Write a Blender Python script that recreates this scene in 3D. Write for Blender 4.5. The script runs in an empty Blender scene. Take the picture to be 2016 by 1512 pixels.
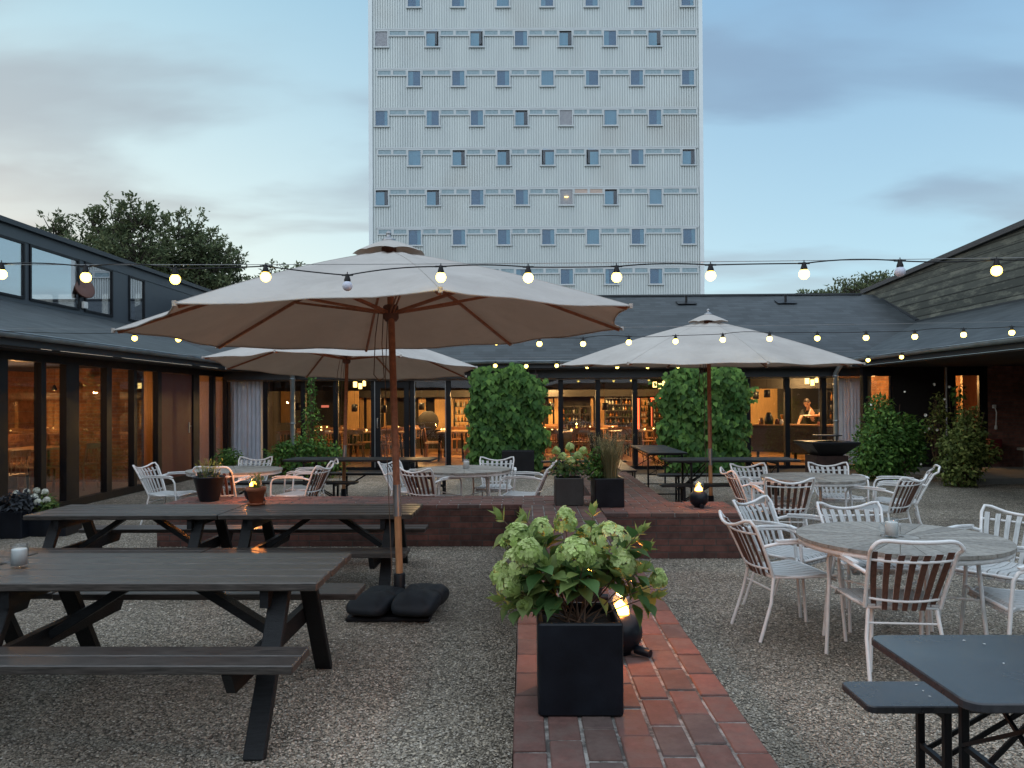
import bpy, math, random
import numpy as np
from mathutils import Vector, Matrix, Euler
R = math.radians
PI = math.pi
random.seed(7)
rng = np.random.default_rng(11)
S = bpy.context.scene
C = S.collection

# ------------------------------------------------------------------ camera
F, CX, CY = 1514.0, 1008.0, 777.0
cam_d = bpy.data.cameras.new('camera')
cam = bpy.data.objects.new('camera', cam_d)
C.objects.link(cam)
CR = Matrix.Rotation(R(.98), 3, 'Z') @ Matrix.Rotation(R(90.5), 3, 'X') @ Matrix.Rotation(R(-.3), 3, 'Z')
CAM = Vector((0, 0, 1.6))
cam.matrix_world = Matrix.Translation(CAM) @ CR.to_4x4()
cam_d.sensor_width = 36
cam_d.lens = F / 2016 * 36
cam_d.shift_y = (CY - 756) / 2016
cam_d.clip_start = .05
cam_d.clip_end = 2000
S.camera = cam
S.render.resolution_x, S.render.resolution_y = 1024, 768


def ray(px, py):
    return CR @ Vector(((px - CX) / F, (CY - py) / F, -1))


def gz(px, py, z):
    d = ray(px, py)
    return CAM + d * ((z - 1.6) / d.z)


def at(px, py, Y):
    d = ray(px, py)
    return CAM + d * (Y / d.y)


# ------------------------------------------------------------------ world and light
S.view_settings.view_transform = 'Standard'
S.view_settings.look = 'None'
S.view_settings.exposure = 0.6
S.view_settings.gamma = 1
W = bpy.data.worlds.new('World')
S.world = W
W.use_nodes = True
wn, wl = W.node_tree.nodes, W.node_tree.links
wn.clear()


def wnode(t, **k):
    n = wn.new(t)
    for a, b in k.items():
        setattr(n, a, b)
    return n


def wmap(src, a, b, c=0., d=1., smooth=False):
    n = wnode('ShaderNodeMapRange')
    n.clamp = True
    if smooth:
        n.interpolation_type = 'SMOOTHSTEP'
    for i, v in zip((1, 2, 3, 4), (a, b, c, d)):
        n.inputs[i].default_value = v
    wl.new(src, n.inputs[0])
    return n.outputs[0]


def wmix(f, a, b):
    n = wnode('ShaderNodeMix', data_type='RGBA')
    for s, v in ((n.inputs[0], f), (n.inputs[6], a), (n.inputs[7], b)):
        if isinstance(v, tuple):
            s.default_value = (*v, 1)
        elif isinstance(v, float):
            s.default_value = v
        else:
            wl.new(v, s)
    return n.outputs[2]


def wmath(op, a, b):
    n = wnode('ShaderNodeMath', operation=op)
    for s, v in ((n.inputs[0], a), (n.inputs[1], b)):
        if isinstance(v, (int, float)):
            s.default_value = v
        else:
            wl.new(v, s)
    return n.outputs[0]


tc = wnode('ShaderNodeTexCoord')
sp = wnode('ShaderNodeSeparateXYZ')
wl.new(tc.outputs['Generated'], sp.inputs[0])
sx, sy, sz = sp.outputs
u = wmap(sx, -.62, .45, smooth=True)
v = wmap(sz, .08, .46)
v2 = wmath('POWER', v, .8)
hor = wmix(u, (.68, .76, .71), (.42, .64, .74))
top = wmix(u, (.30, .49, .59), (.19, .35, .54))
base = wmix(v2, hor, top)
# clouds on a plane far overhead
zz = wmath('ADD', sz, .13)
cxx = wmath('DIVIDE', sx, zz)
cyy = wmath('DIVIDE', sy, zz)
cb = wnode('ShaderNodeCombineXYZ')
wl.new(cxx, cb.inputs[0])
wl.new(cyy, cb.inputs[1])
mp = wnode('ShaderNodeMapping')
mp.inputs['Location'].default_value = (2.3, .35, 0)
mp.inputs['Rotation'].default_value = (0, 0, R(-24))
mp.inputs['Scale'].default_value = (.55, .95, 1)
wl.new(cb.outputs[0], mp.inputs[0])
nz = wnode('ShaderNodeTexNoise')
nz.inputs['Scale'].default_value = 1.5
nz.inputs['Detail'].default_value = 5.5
nz.inputs['Roughness'].default_value = .47
nz.inputs['Distortion'].default_value = .25
wl.new(mp.outputs[0], nz.inputs['Vector'])
cl = wmap(nz.outputs[0], .42, .57, smooth=True)
nzb = wnode('ShaderNodeTexNoise')
nzb.inputs['Scale'].default_value = 3.1
nzb.inputs['Detail'].default_value = 4
wl.new(mp.outputs[0], nzb.inputs['Vector'])
cl2 = wmath('MULTIPLY', cl, wmap(nzb.outputs[0], .3, .62, .55, 1.))
cl3 = wmath('MULTIPLY', cl2, wmap(sz, .03, .16, 0., .82))
ccol = wmix(u, (.26, .32, .37), (.17, .27, .41))
ccol = wmix(wmap(sz, .1, .3), wmix(u, (.37, .38, .38), (.33, .43, .50)), ccol)
skyc = wmix(cl3, base, ccol)
# added fill light: sky overhead and behind the camera boosted above the visible strip
bf = wmath('MAXIMUM', wmap(sz, .5, .8, 0., .6, True), wmath('MULTIPLY', wmap(sy, .25, -.35, 0., .75, True), wmap(sz, .0, .25, .3, 1.)))
skyc = wmix(bf, wmix(.82, (0., 0., 0.), skyc), (.86, .96, 1.06))
nish = wnode('ShaderNodeTexSky', sky_type='NISHITA')
nish.sun_disc = False
nish.sun_elevation = R(1.0)
nish.sun_rotation = R(-50)
nish.air_density = 1.2
bg1 = wnode('ShaderNodeBackground')
wl.new(skyc, bg1.inputs[0])
bg1.inputs[1].default_value = 1.02
bg2 = wnode('ShaderNodeBackground')
wl.new(nish.outputs[0], bg2.inputs[0])
bg2.inputs[1].default_value = .05
ad = wnode('ShaderNodeAddShader')
wl.new(bg1.outputs[0], ad.inputs[0])
wl.new(bg2.outputs[0], ad.inputs[1])
wo = wnode('ShaderNodeOutputWorld')
wl.new(ad.outputs[0], wo.inputs[0])

sun_d = bpy.data.lights.new('sun', 'SUN')
sun_d.energy = .3
sun_d.angle = R(30)
sun_d.color = (1, .87, .75)
sun = bpy.data.objects.new('sun', sun_d)
C.objects.link(sun)
sun.rotation_euler = (R(74), 0, R(-68))      # soft afterglow from low on the left, past the left wing
sun.location = (-10, -10, 20)
try:
    S.cycles.max_bounces = 8
    S.cycles.transparent_max_bounces = 24
    S.cycles.caustics_reflective = False
    S.cycles.caustics_refractive = False
    S.cycles.sample_clamp_indirect = 3
    S.cycles.use_light_tree = True
except Exception:
    pass

# ------------------------------------------------------------------ materials
MATS = {}


class NT:
    def __init__(s, name):
        s.m = bpy.data.materials.new(name)
        s.m.use_nodes = True
        s.n, s.l = s.m.node_tree.nodes, s.m.node_tree.links
        s.n.clear()
        s.out = s.n.new('ShaderNodeOutputMaterial')
        MATS[name] = s.m

    def new(s, t, **k):
        n = s.n.new(t)
        for a, b in k.items():
            setattr(n, a, b)
        return n

    def set(s, sock, v):
        if isinstance(v, bpy.types.NodeSocket):
            s.l.new(v, sock)
        elif isinstance(v, (tuple, list)):
            sock.default_value = (*v, 1) if (len(v) == 3 and sock.type == 'RGBA') else v
        else:
            sock.default_value = v

    def co(s, kind='Object', scale=(1, 1, 1), rot=(0, 0, 0), loc=(0, 0, 0)):
        t = s.new('ShaderNodeTexCoord')
        m = s.new('ShaderNodeMapping')
        m.inputs['Scale'].default_value = scale
        m.inputs['Rotation'].default_value = rot
        m.inputs['Location'].default_value = loc
        s.l.new(t.outputs[kind], m.inputs[0])
        return m.outputs[0]

    def noise(s, vec, sc=5, det=3, ro=.5, dist=0):
        n = s.new('ShaderNodeTexNoise')
        n.inputs['Scale'].default_value = sc
        n.inputs['Detail'].default_value = det
        n.inputs['Roughness'].default_value = ro
        n.inputs['Distortion'].default_value = dist
        s.l.new(vec, n.inputs['Vector'])
        return n.outputs[0]

    def mr(s, src, a, b, c=0., d=1.):
        n = s.new('ShaderNodeMapRange')
        for i, v in zip((1, 2, 3, 4), (a, b, c, d)):
            n.inputs[i].default_value = v
        s.l.new(src, n.inputs[0])
        return n.outputs[0]

    def mix(s, f, a, b, bt='MIX'):
        n = s.new('ShaderNodeMix', data_type='RGBA', blend_type=bt)
        s.set(n.inputs[0], f)
        s.set(n.inputs[6], a)
        s.set(n.inputs[7], b)
        return n.outputs[2]

    def math(s, op, a, b=0.):
        n = s.new('ShaderNodeMath', operation=op)
        s.set(n.inputs[0], a)
        s.set(n.inputs[1], b)
        return n.outputs[0]

    def bump(s, h, st=.3, dist=.01, nrm=None):
        n = s.new('ShaderNodeBump')
        n.inputs['Strength'].default_value = st
        n.inputs['Distance'].default_value = dist
        s.l.new(h, n.inputs['Height'])
        if nrm:
            s.l.new(nrm, n.inputs['Normal'])
        return n.outputs[0]

    def bsdf(s, col, ro=.5, me=0, nrm=None, spec=.5, **k):
        b = s.new('ShaderNodeBsdfPrincipled')
        s.set(b.inputs['Base Color'], col)
        s.set(b.inputs['Roughness'], ro)
        s.set(b.inputs['Metallic'], me)
        s.set(b.inputs['Specular IOR Level'], spec)
        if nrm:
            s.l.new(nrm, b.inputs['Normal'])
        for a, v in k.items():
            s.set(b.inputs[a], v)
        s.l.new(b.outputs[0], s.out.inputs[0])
        return b


def simple(name, col, ro=.5, me=0, var=.15, sc=8, bump=.0, bsc=60, spec=.5, stretch=(1, 1, 1)):
    t = NT(name)
    c = t.co(scale=stretch)
    n = t.noise(c, sc, 4, .6)
    f = t.mr(n, .3, .7, 1 - var, 1 + var)
    cc = t.mix(1., col, t.mix(0., (1, 1, 1), (1, 1, 1)), 'MULTIPLY')
    hs = t.new('ShaderNodeHueSaturation')
    t.set(hs.inputs['Color'], col)
    t.set(hs.inputs['Value'], f)
    rr = t.mr(n, .3, .7, max(0.02, ro - .08), min(1, ro + .08))
    nrm = t.bump(t.noise(c, bsc, 4, .6), bump, .01) if bump else None
    t.bsdf(hs.outputs[0], rr, me, nrm, spec)
    return t.m


def emis(name, col, st):
    t = NT(name)
    e = t.new('ShaderNodeEmission')
    e.inputs[0].default_value = (*col, 1)
    e.inputs[1].default_value = st
    t.l.new(e.outputs[0], t.out.inputs[0])
    return t.m


def leafmat(name, col, col2, trans=.3, ro=.45, spec=.4):
    t = NT(name)
    a = t.new('ShaderNodeAttribute', attribute_name='tint')
    sepn = t.new('ShaderNodeSeparateColor')
    t.l.new(a.outputs['Color'], sepn.inputs[0])
    c = t.mix(sepn.outputs[0], col, col2)
    hs = t.new('ShaderNodeHueSaturation')
    t.l.new(c, hs.inputs['Color'])
    t.l.new(t.mr(sepn.outputs[1], 0, 1, .65, 1.35), hs.inputs['Value'])
    b = t.bsdf(hs.outputs[0], ro, 0, None, spec)
    tr = t.new('ShaderNodeBsdfTranslucent')
    t.l.new(hs.outputs[0], tr.inputs[0])
    mx = t.new('ShaderNodeMixShader')
    mx.inputs[0].default_value = trans
    t.l.new(b.outputs[0], mx.inputs[1])
    t.l.new(tr.outputs[0], mx.inputs[2])
    t.l.new(mx.outputs[0], t.out.inputs[0])
    return t.m


def glassmat(name, tint=(1, 1, 1), refl=1.6, base=0.0):
    t = NT(name)
    tr = t.new('ShaderNodeBsdfTransparent')
    tr.inputs[0].default_value = (*tint, 1)
    gl = t.new('ShaderNodeBsdfGlossy')
    gl.inputs['Roughness'].default_value = .0
    gl.inputs[0].default_value = (.95, .97, 1, 1)
    fr = t.new('ShaderNodeLayerWeight')
    fr.inputs[0].default_value = .5
    f = t.math('MULTIPLY_ADD', t.math('POWER', fr.outputs['Facing'], 4.), refl)
    f.node.inputs[2].default_value = base
    f.node.use_clamp = True
    mx = t.new('ShaderNodeMixShader')
    t.l.new(f, mx.inputs[0])
    t.l.new(tr.outputs[0], mx.inputs[1])
    t.l.new(gl.outputs[0], mx.inputs[2])
    t.l.new(mx.outputs[0], t.out.inputs[0])
    return t.m


# gravel
t = NT('gravel')
c = t.co('Object')
cw = t.new('ShaderNodeVectorMath', operation='ADD')
wn1 = t.new('ShaderNodeTexNoise')
wn1.inputs['Scale'].default_value = 30
t.l.new(c, wn1.inputs['Vector'])
vs = t.new('ShaderNodeVectorMath', operation='SCALE')
t.l.new(wn1.outputs['Color'], vs.inputs[0])
vs.inputs['Scale'].default_value = .02
t.l.new(c, cw.inputs[0])
t.l.new(vs.outputs[0], cw.inputs[1])
def voro(sc, out='Distance', feat='F1'):
    vo = t.new('ShaderNodeTexVoronoi', feature=feat)
    vo.inputs['Scale'].default_value = sc
    t.l.new(cw.outputs[0], vo.inputs['Vector'])
    return vo
v1 = voro(74)
v2_ = voro(120)
sepc = t.new('ShaderNodeSeparateColor')
t.l.new(v1.outputs['Color'], sepc.inputs[0])
ramp = t.new('ShaderNodeValToRGB')
el = ramp.color_ramp.elements
el[0].position = 0
el[0].color = (.10, .09, .076, 1)
el[1].position = 1
el[1].color = (.72, .68, .61, 1)
for p, q in ((.3, (.20, .177, .142, 1)), (.6, (.30, .264, .21, 1)), (.88, (.42, .375, .31, 1))):
    e = ramp.color_ramp.elements.new(p)
    e.color = q
t.l.new(sepc.outputs[0], ramp.inputs[0])
edge = t.mr(v1.outputs['Distance'], .2, .75, 1., .25)
big = t.mr(t.noise(c, .55, 5, .65, .6), .32, .68, .88, 1.65)
big2 = t.mr(t.noise(c, 5, 4, .6), .3, .7, .8, 1.15)
colr = t.mix(1., ramp.outputs[0], t.mr(v1.outputs['Distance'], .2, .75, 1.15, .35), 'MULTIPLY')
colr = t.mix(1., colr, big, 'MULTIPLY')
colr = t.mix(1., colr, big2, 'MULTIPLY')
h = t.math('ADD', t.math('MULTIPLY', t.mr(v1.outputs['Distance'], 0, .8, 1., 0.), 1.), t.math('MULTIPLY', t.mr(v2_.outputs['Distance'], 0, .8, 1., 0.), .4))
t.bsdf(colr, .75, 0, t.bump(h, .9, .012), .35)

# pebble stones
t = NT('pebble')
a = t.new('ShaderNodeAttribute', attribute_name='tint')
t.bsdf(a.outputs['Color'], .6, 0, None, .4)

# bricks: colour per brick in the attribute
t = NT('brick_paver')
a = t.new('ShaderNodeAttribute', attribute_name='tint')
c = t.co('Object')
n1 = t.noise(c, 22, 6, .7)
n2 = t.noise(c, 3.5, 4, .6)
cc = t.mix(1., a.outputs['Color'], t.mr(n1, .25, .75, .62, 1.35), 'MULTIPLY')
cc = t.mix(t.mr(n2, .5, .72, 0., .55), cc, (.075, .05, .045))
cc = t.mix(t.mr(t.noise(c, 60, 3, .6), .66, .75, 0., .5), cc, (.03, .028, .025))
nb = t.bump(n1, .35, .004)
nb = t.bump(t.noise(c, 140, 3, .6), .25, .002, nb)
cc = t.mix(t.mr(t.noise(c, 7, 5, .7), .45, .7, .12, .55), cc, (.19, .145, .13))
t.bsdf(cc, t.mr(n1, .3, .7, .7, .92), 0, nb, .22)
t = NT('mortar')
c = t.co('Object')
n1 = t.noise(c, 12, 5, .7)
t.bsdf(t.mix(t.mr(n1, .42, .62), (.07, .062, .058), (.34, .32, .30)), .9, 0, t.bump(t.noise(c, 150, 3), .3, .003))


def brickwall(name, c1, c2, mort, sc=1., ro=.85, uvrot=(R(90), 0, 0), mix=.5):
    t = NT(name)
    c = t.co('Object', rot=uvrot)
    b = t.new('ShaderNodeTexBrick')
    b.offset = .5
    b.inputs['Scale'].default_value = 1
    b.inputs['Brick Width'].default_value = .24 * sc
    b.inputs['Row Height'].default_value = .067 * sc
    b.inputs['Mortar Size'].default_value = .006 * sc
    b.inputs['Mortar Smooth'].default_value = .3
    b.inputs['Color1'].default_value = (*c1, 1)
    b.inputs['Color2'].default_value = (*c2, 1)
    b.inputs['Mortar'].default_value = (*mort, 1)
    t.l.new(c, b.inputs['Vector'])
    n1 = t.noise(t.co('Object'), 9, 5, .65)
    cc = t.mix(1., b.outputs[0], t.mr(n1, .3, .7, .6, 1.3), 'MULTIPLY')
    inv = t.math('SUBTRACT', 1., b.outputs['Fac'])
    t.bsdf(cc, ro, 0, t.bump(inv, .6, .006, t.bump(n1, .2, .004)))
    return t.m


brickwall('brick_side_x', (.16, .066, .052), (.085, .042, .036), (.07, .06, .055))
brickwall('brick_side_y', (.16, .066, .052), (.085, .042, .036), (.07, .06, .055), uvrot=(R(90), 0, R(90)))
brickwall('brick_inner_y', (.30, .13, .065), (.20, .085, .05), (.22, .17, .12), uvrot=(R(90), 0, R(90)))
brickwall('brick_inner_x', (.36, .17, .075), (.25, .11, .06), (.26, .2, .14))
brickwall('brick_porch', (.26, .11, .08), (.17, .075, .06), (.14, .11, .10))

# woods, paints
simple('black_wood', (.011, .013, .016), .45, 0, .5, 5, .35, 25, .3, (2.5, 28, 28))
t = NT('table_black')
c = t.co(scale=(2.2, 30, 30))
n = t.noise(c, 4, 6, .65, .3)
n0 = t.noise(t.co(), 3, 3, .6)
cc = t.mix(t.mr(n, .35, .7), (.020, .018, .018), (.105, .092, .084))
cc = t.mix(t.mr(n0, .45, .75, 0., .5), cc, (.05, .035, .03))
at0 = t.new('ShaderNodeAttribute', attribute_name='tint')
cc = t.mix(1., cc, at0.outputs['Color'], 'MULTIPLY')
t.bsdf(cc, t.mr(n, .3, .7, .30, .46), 0, t.bump(n, .4, .003), .62)
simple('white_paint', (.80, .81, .82), .35, 0, .08, 12, .05, 80)
t = NT('grey_slat')
c = t.co(scale=(6, 6, 6))
n = t.noise(t.co(scale=(22, 3, 3)), 5, 5, .6)
t.bsdf(t.mix(t.mr(n, .3, .7), (.40, .42, .43), (.60, .62, .63)), .65, 0, t.bump(n, .2, .003))
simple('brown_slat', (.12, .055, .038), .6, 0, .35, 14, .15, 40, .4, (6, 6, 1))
t = NT('grey_teak')
a = t.new('ShaderNodeAttribute', attribute_name='tint')
n = t.noise(t.co(), 30, 5, .65)
cc = t.mix(t.mr(n, .3, .7), (.19, .18, .165), (.40, .39, .37))
t.bsdf(t.mix(1., cc, a.outputs['Color'], 'MULTIPLY'), .6, 0, t.bump(n, .15, .003))
simple('umbrella_wood', (.46, .23, .11), .5, 0, .3, 6, .12, 30, .4, (8, 8, 1))
simple('umbrella_wood_dark', (.33, .14, .08), .55, 0, .3, 6, .12, 30, .4, (4, 4, 4))
simple('galvanised', (.34, .35, .37), .35, .8, .15, 10, .05)
simple('zinc', (.30, .36, .40), .45, .6, .2, 4, .08)
simple('rope', (.16, .11, .08), .9)
simple('bag_fabric', (.011, .014, .019), .6, 0, .3, 10, .3, 160, .3)
simple('black_metal', (.009, .010, .013), .42, 0, .2, 10, 0, 60, .3)
simple('black_pot', (.007, .009, .014), .38, 0, .35, 6, .12, 30, .3)
simple('pot_grey', (.045, .045, .045), .55, 0, .3, 5, .1)
simple('terracotta', (.42, .15, .08), .8, 0, .25, 9, .15)
simple('soil', (.025, .016, .012), .95, 0, .5, 20, .9, 50)
simple('rust_steel', (.05, .026, .022), .7, .3, .5, 6, .2)
simple('slab', (.19, .19, .18), .85, 0, .15, 3, .2)
simple('dark_strip', (.022, .022, .024), .8, 0, .4, 6, .4, 50)
simple('fascia', (.028, .034, .042), .45, 0, .2, 3, .05)
simple('frame_black', (.006, .007, .010), .45, 0, .2, 5, 0, 60, .3)
simple('frame_steel', (.30, .31, .32), .4, .5, .1, 5)
simple('dark_board', (.012, .010, .010), .7, 0, .3, 6, .2, 20, .3, (20, 1, 1))
simple('clerestory', (.05, .062, .075), .45, 0, .15, 2, .03)
simple('red_door', (.09, .028, .024), .5, 0, .15, 5, .05)
simple('ceiling_dark', (.05, .04, .035), .8)
simple('floor_wood', (.42, .22, .10), .35, 0, .25, 4, .08, 20, .5, (1, 8, 1))
simple('inner_dark', (.03, .026, .024), .75)
simple('inner_wood', (.50, .30, .13), .55, 0, .2, 4, .1, 20, .4, (14, 14, 1))
simple('chair_wood', (.34, .16, .07), .45, 0, .2, 8)
simple('table_inner', (.48, .26, .12), .35, 0, .2, 6, .05, 20, .5, (1, 9, 1))
simple('white_china', (.75, .75, .73), .3)
simple('wax', (.8, .8, .78), .4)
simple('skin', (.55, .30, .20), .5, 0, .05)
simple('hair', (.025, .014, .01), .6)
simple('black_cloth', (.012, .012, .014), .8, 0, .3, 20, .2)
simple('red_plastic', (.13, .012, .018), .5)
simple('bottle_green', (.04, .06, .03), .15)
simple('bottle_amber', (.35, .15, .04), .15)
simple('bottle_clear', (.5, .48, .42), .12)
simple('bark', (.06, .05, .042), .9, 0, .4, 6, .5, 20)
simple('stem_green', (.10, .12, .05), .6)
simple('stem_brown', (.12, .065, .04), .7)
simple('tower_trim', (.45, .49, .52), .45, 0, .05, 1)
simple('tower_edge', (.60, .66, .70), .45, 0, .05, 1)
simple('room_dark', (.045, .13, .21), .6)
simple('room_curtain', (.17, .32, .38), .8, 0, .12, 1.2, 0, 10, .3, (12, 12, .3))
simple('slot_pane', (.22, .31, .36), .3)
simple('room_lit', (.45, .36, .32), .8)
simple('curtain_sheer', (.85, .88, .95), .8, 0, .1, 3)
simple('umbrella_hub', (.12, .05, .035), .5)
simple('slat_dark', (.05, .03, .025), .6)

t = NT('cladding')
c = t.co()
n = t.noise(t.co(scale=(1, 1, .08)), .5, 5, .65)
n2 = t.noise(c, .12, 2, .5)
cc = t.mix(t.mr(n, .3, .7), (.47, .52, .54), (.56, .61, .62))
cc = t.mix(t.mr(n2, .55, .7, 0., .4), cc, (.40, .39, .37))
t.bsdf(cc, .42, .1, None, .5)

t = NT('canvas')
c = t.co()
n = t.noise(c, 1.6, 4, .6)
n3 = t.noise(c, 500, 2, .5)
cc = t.mix(t.mr(n, .35, .7), (.50, .475, .455), (.61, .585, .56))
st0 = t.noise(c, 2.7, 6, .75, .6)
cc = t.mix(t.mr(st0, .52, .74, 0., .35), cc, (.36, .33, .30))
n4 = t.noise(t.co(scale=(1, 1, 2.5)), 5.5, 4, .55, .8)
b = t.bsdf(cc, .85, 0, t.bump(n4, .35, .03, t.bump(n3, .15, .001)), .2)
tr = t.new('ShaderNodeBsdfTranslucent')
tr.inputs[0].default_value = (.30, .185, .12, 1)
mx = t.new('ShaderNodeMixShader')
mx.inputs[0].default_value = .17
t.l.new(b.outputs[0], mx.inputs[1])
t.l.new(tr.outputs[0], mx.inputs[2])
t.l.new(mx.outputs[0], t.out.inputs[0])


def roofmat(name, axis, pitch=.14, c1=(.045, .055, .065), c2=(.08, .092, .105), ro=.5):
    t = NT(name)
    tcn = t.new('ShaderNodeTexCoord')
    sep = t.new('ShaderNodeSeparateXYZ')
    t.l.new(tcn.outputs['Object'], sep.inputs[0])
    k = {'x': 0, 'y': 1, 'z': 2}[axis]
    o = {'x': 1, 'y': 0, 'z': 1}[axis]
    row = t.math('DIVIDE', sep.outputs[k], pitch)
    fr = t.math('FRACT', row)
    fl = t.math('FLOOR', row)
    cb = t.new('ShaderNodeCombineXYZ')
    q = t.math('FLOOR', t.math('ADD', t.math('DIVIDE', sep.outputs[o], .3), t.math('MULTIPLY', fl, .37)))
    t.l.new(q, cb.inputs[0])
    t.l.new(fl, cb.inputs[1])
    wnn = t.new('ShaderNodeTexWhiteNoise', noise_dimensions='2D')
    t.l.new(cb.outputs[0], wnn.inputs[0])
    n = t.noise(t.co(), 1.2, 5, .65)
    f = t.math('ADD', t.math('MULTIPLY', wnn.outputs[0], .35), t.math('MULTIPLY', n, .65))
    cc = t.mix(t.mr(f, .3, .7), c1, c2)
    line = t.mr(fr, .0, .22, 1., 0.)
    line.node.clamp = True
    cc = t.mix(t.math('MULTIPLY', line, .9), cc, (.015, .018, .02))
    t.bsdf(cc, ro, 0, t.bump(fr, .5, .02, t.bump(t.noise(t.co(), 60, 3), .3, .004)), .4)
    return t.m


roofmat('roof_back', 'y', .22, (.024, .032, .038), (.05, .062, .072), .6)
roofmat('roof_side', 'x', .24, (.02, .029, .034), (.048, .062, .07), .6)

# weathered shingles with pale lichen
t = NT('shingles')
tcn = t.new('ShaderNodeTexCoord')
mp_ = t.new('ShaderNodeMapping')
mp_.inputs['Rotation'].default_value = (R(90), 0, R(90))
t.l.new(tcn.outputs['Object'], mp_.inputs[0])
b = t.new('ShaderNodeTexBrick')
b.inputs['Brick Width'].default_value = .2
b.inputs['Row Height'].default_value = .19
b.inputs['Mortar Size'].default_value = .006
b.inputs['Scale'].default_value = 1
b.inputs['Color1'].default_value = (.055, .062, .058, 1)
b.inputs['Color2'].default_value = (.10, .11, .10, 1)
b.inputs['Mortar'].default_value = (.02, .02, .022, 1)
cc0 = t.co(scale=(1, .7, 3.))
cc = t.mix(t.mr(t.noise(cc0, 2.2, 6, .75), .5, .64, 0., .5), b.outputs[0], (.23, .24, .20))
t.l.new(mp_.outputs[0], b.inputs['Vector'])
sep = t.new('ShaderNodeSeparateXYZ')
t.l.new(tcn.outputs['Object'], sep.inputs[0])
fr = t.math('FRACT', t.math('DIVIDE', sep.outputs[2], .19))
ln = t.mr(fr, .0, .2, 1., 0.)
cc = t.mix(t.math('MULTIPLY', ln, .9), cc, (.012, .013, .013))
t.bsdf(cc, .85, 0, t.bump(t.math('SUBTRACT', 1., fr), .6, .03), .2)

leafmat('leaf_ivy', (.045, .12, .03), (.20, .36, .08), .35, .55, .2)
leafmat('leaf_tree', (.085, .12, .065), (.18, .20, .10), .35, .6, .2)
leafmat('leaf_bush', (.07, .11, .03), (.30, .34, .10), .35, .55, .2)
leafmat('leaf_hydrangea', (.07, .16, .05), (.26, .33, .10), .35, .5, .3)
leafmat('floret', (.40, .54, .16), (.74, .82, .42), .35, .6, .2)
leafmat('floret_white', (.66, .68, .58), (.85, .85, .8), .25, .6)
leafmat('leaf_dark', (.03, .035, .045), (.07, .08, .09), .15, .5)
leafmat('grass_blade', (.10, .12, .055), (.28, .25, .13), .3, .6)
glassmat('glass', (.97, .975, .98), .8, .07)
glassmat('glass_clerestory', (.5, .55, .6), .6, .42)
glassmat('glass_tower', (.85, .9, .95), .5, .04)
glassmat('glass_jar', (.95, .97, .98), .7, .05)
emis('bulb_warm', (1, .64, .10), 6.5)
emis('bulb_white', (1, .72, .15), 5.5)
simple('bulb_off', (.62, .66, .8), .2, 0, .03)
emis('flame', (1, .40, .05), 22)
emis('candle_glow', (1, .55, .15), 8)
emis('lamp_inner', (1, .66, .2), 3.2)
emis('neon_red', (1, .10, .03), 3.0)
emis('sign_red', (1, .25, .15), .5)
emis('strip_warm', (1, .5, .13), 1.0)
M = MATS


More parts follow.
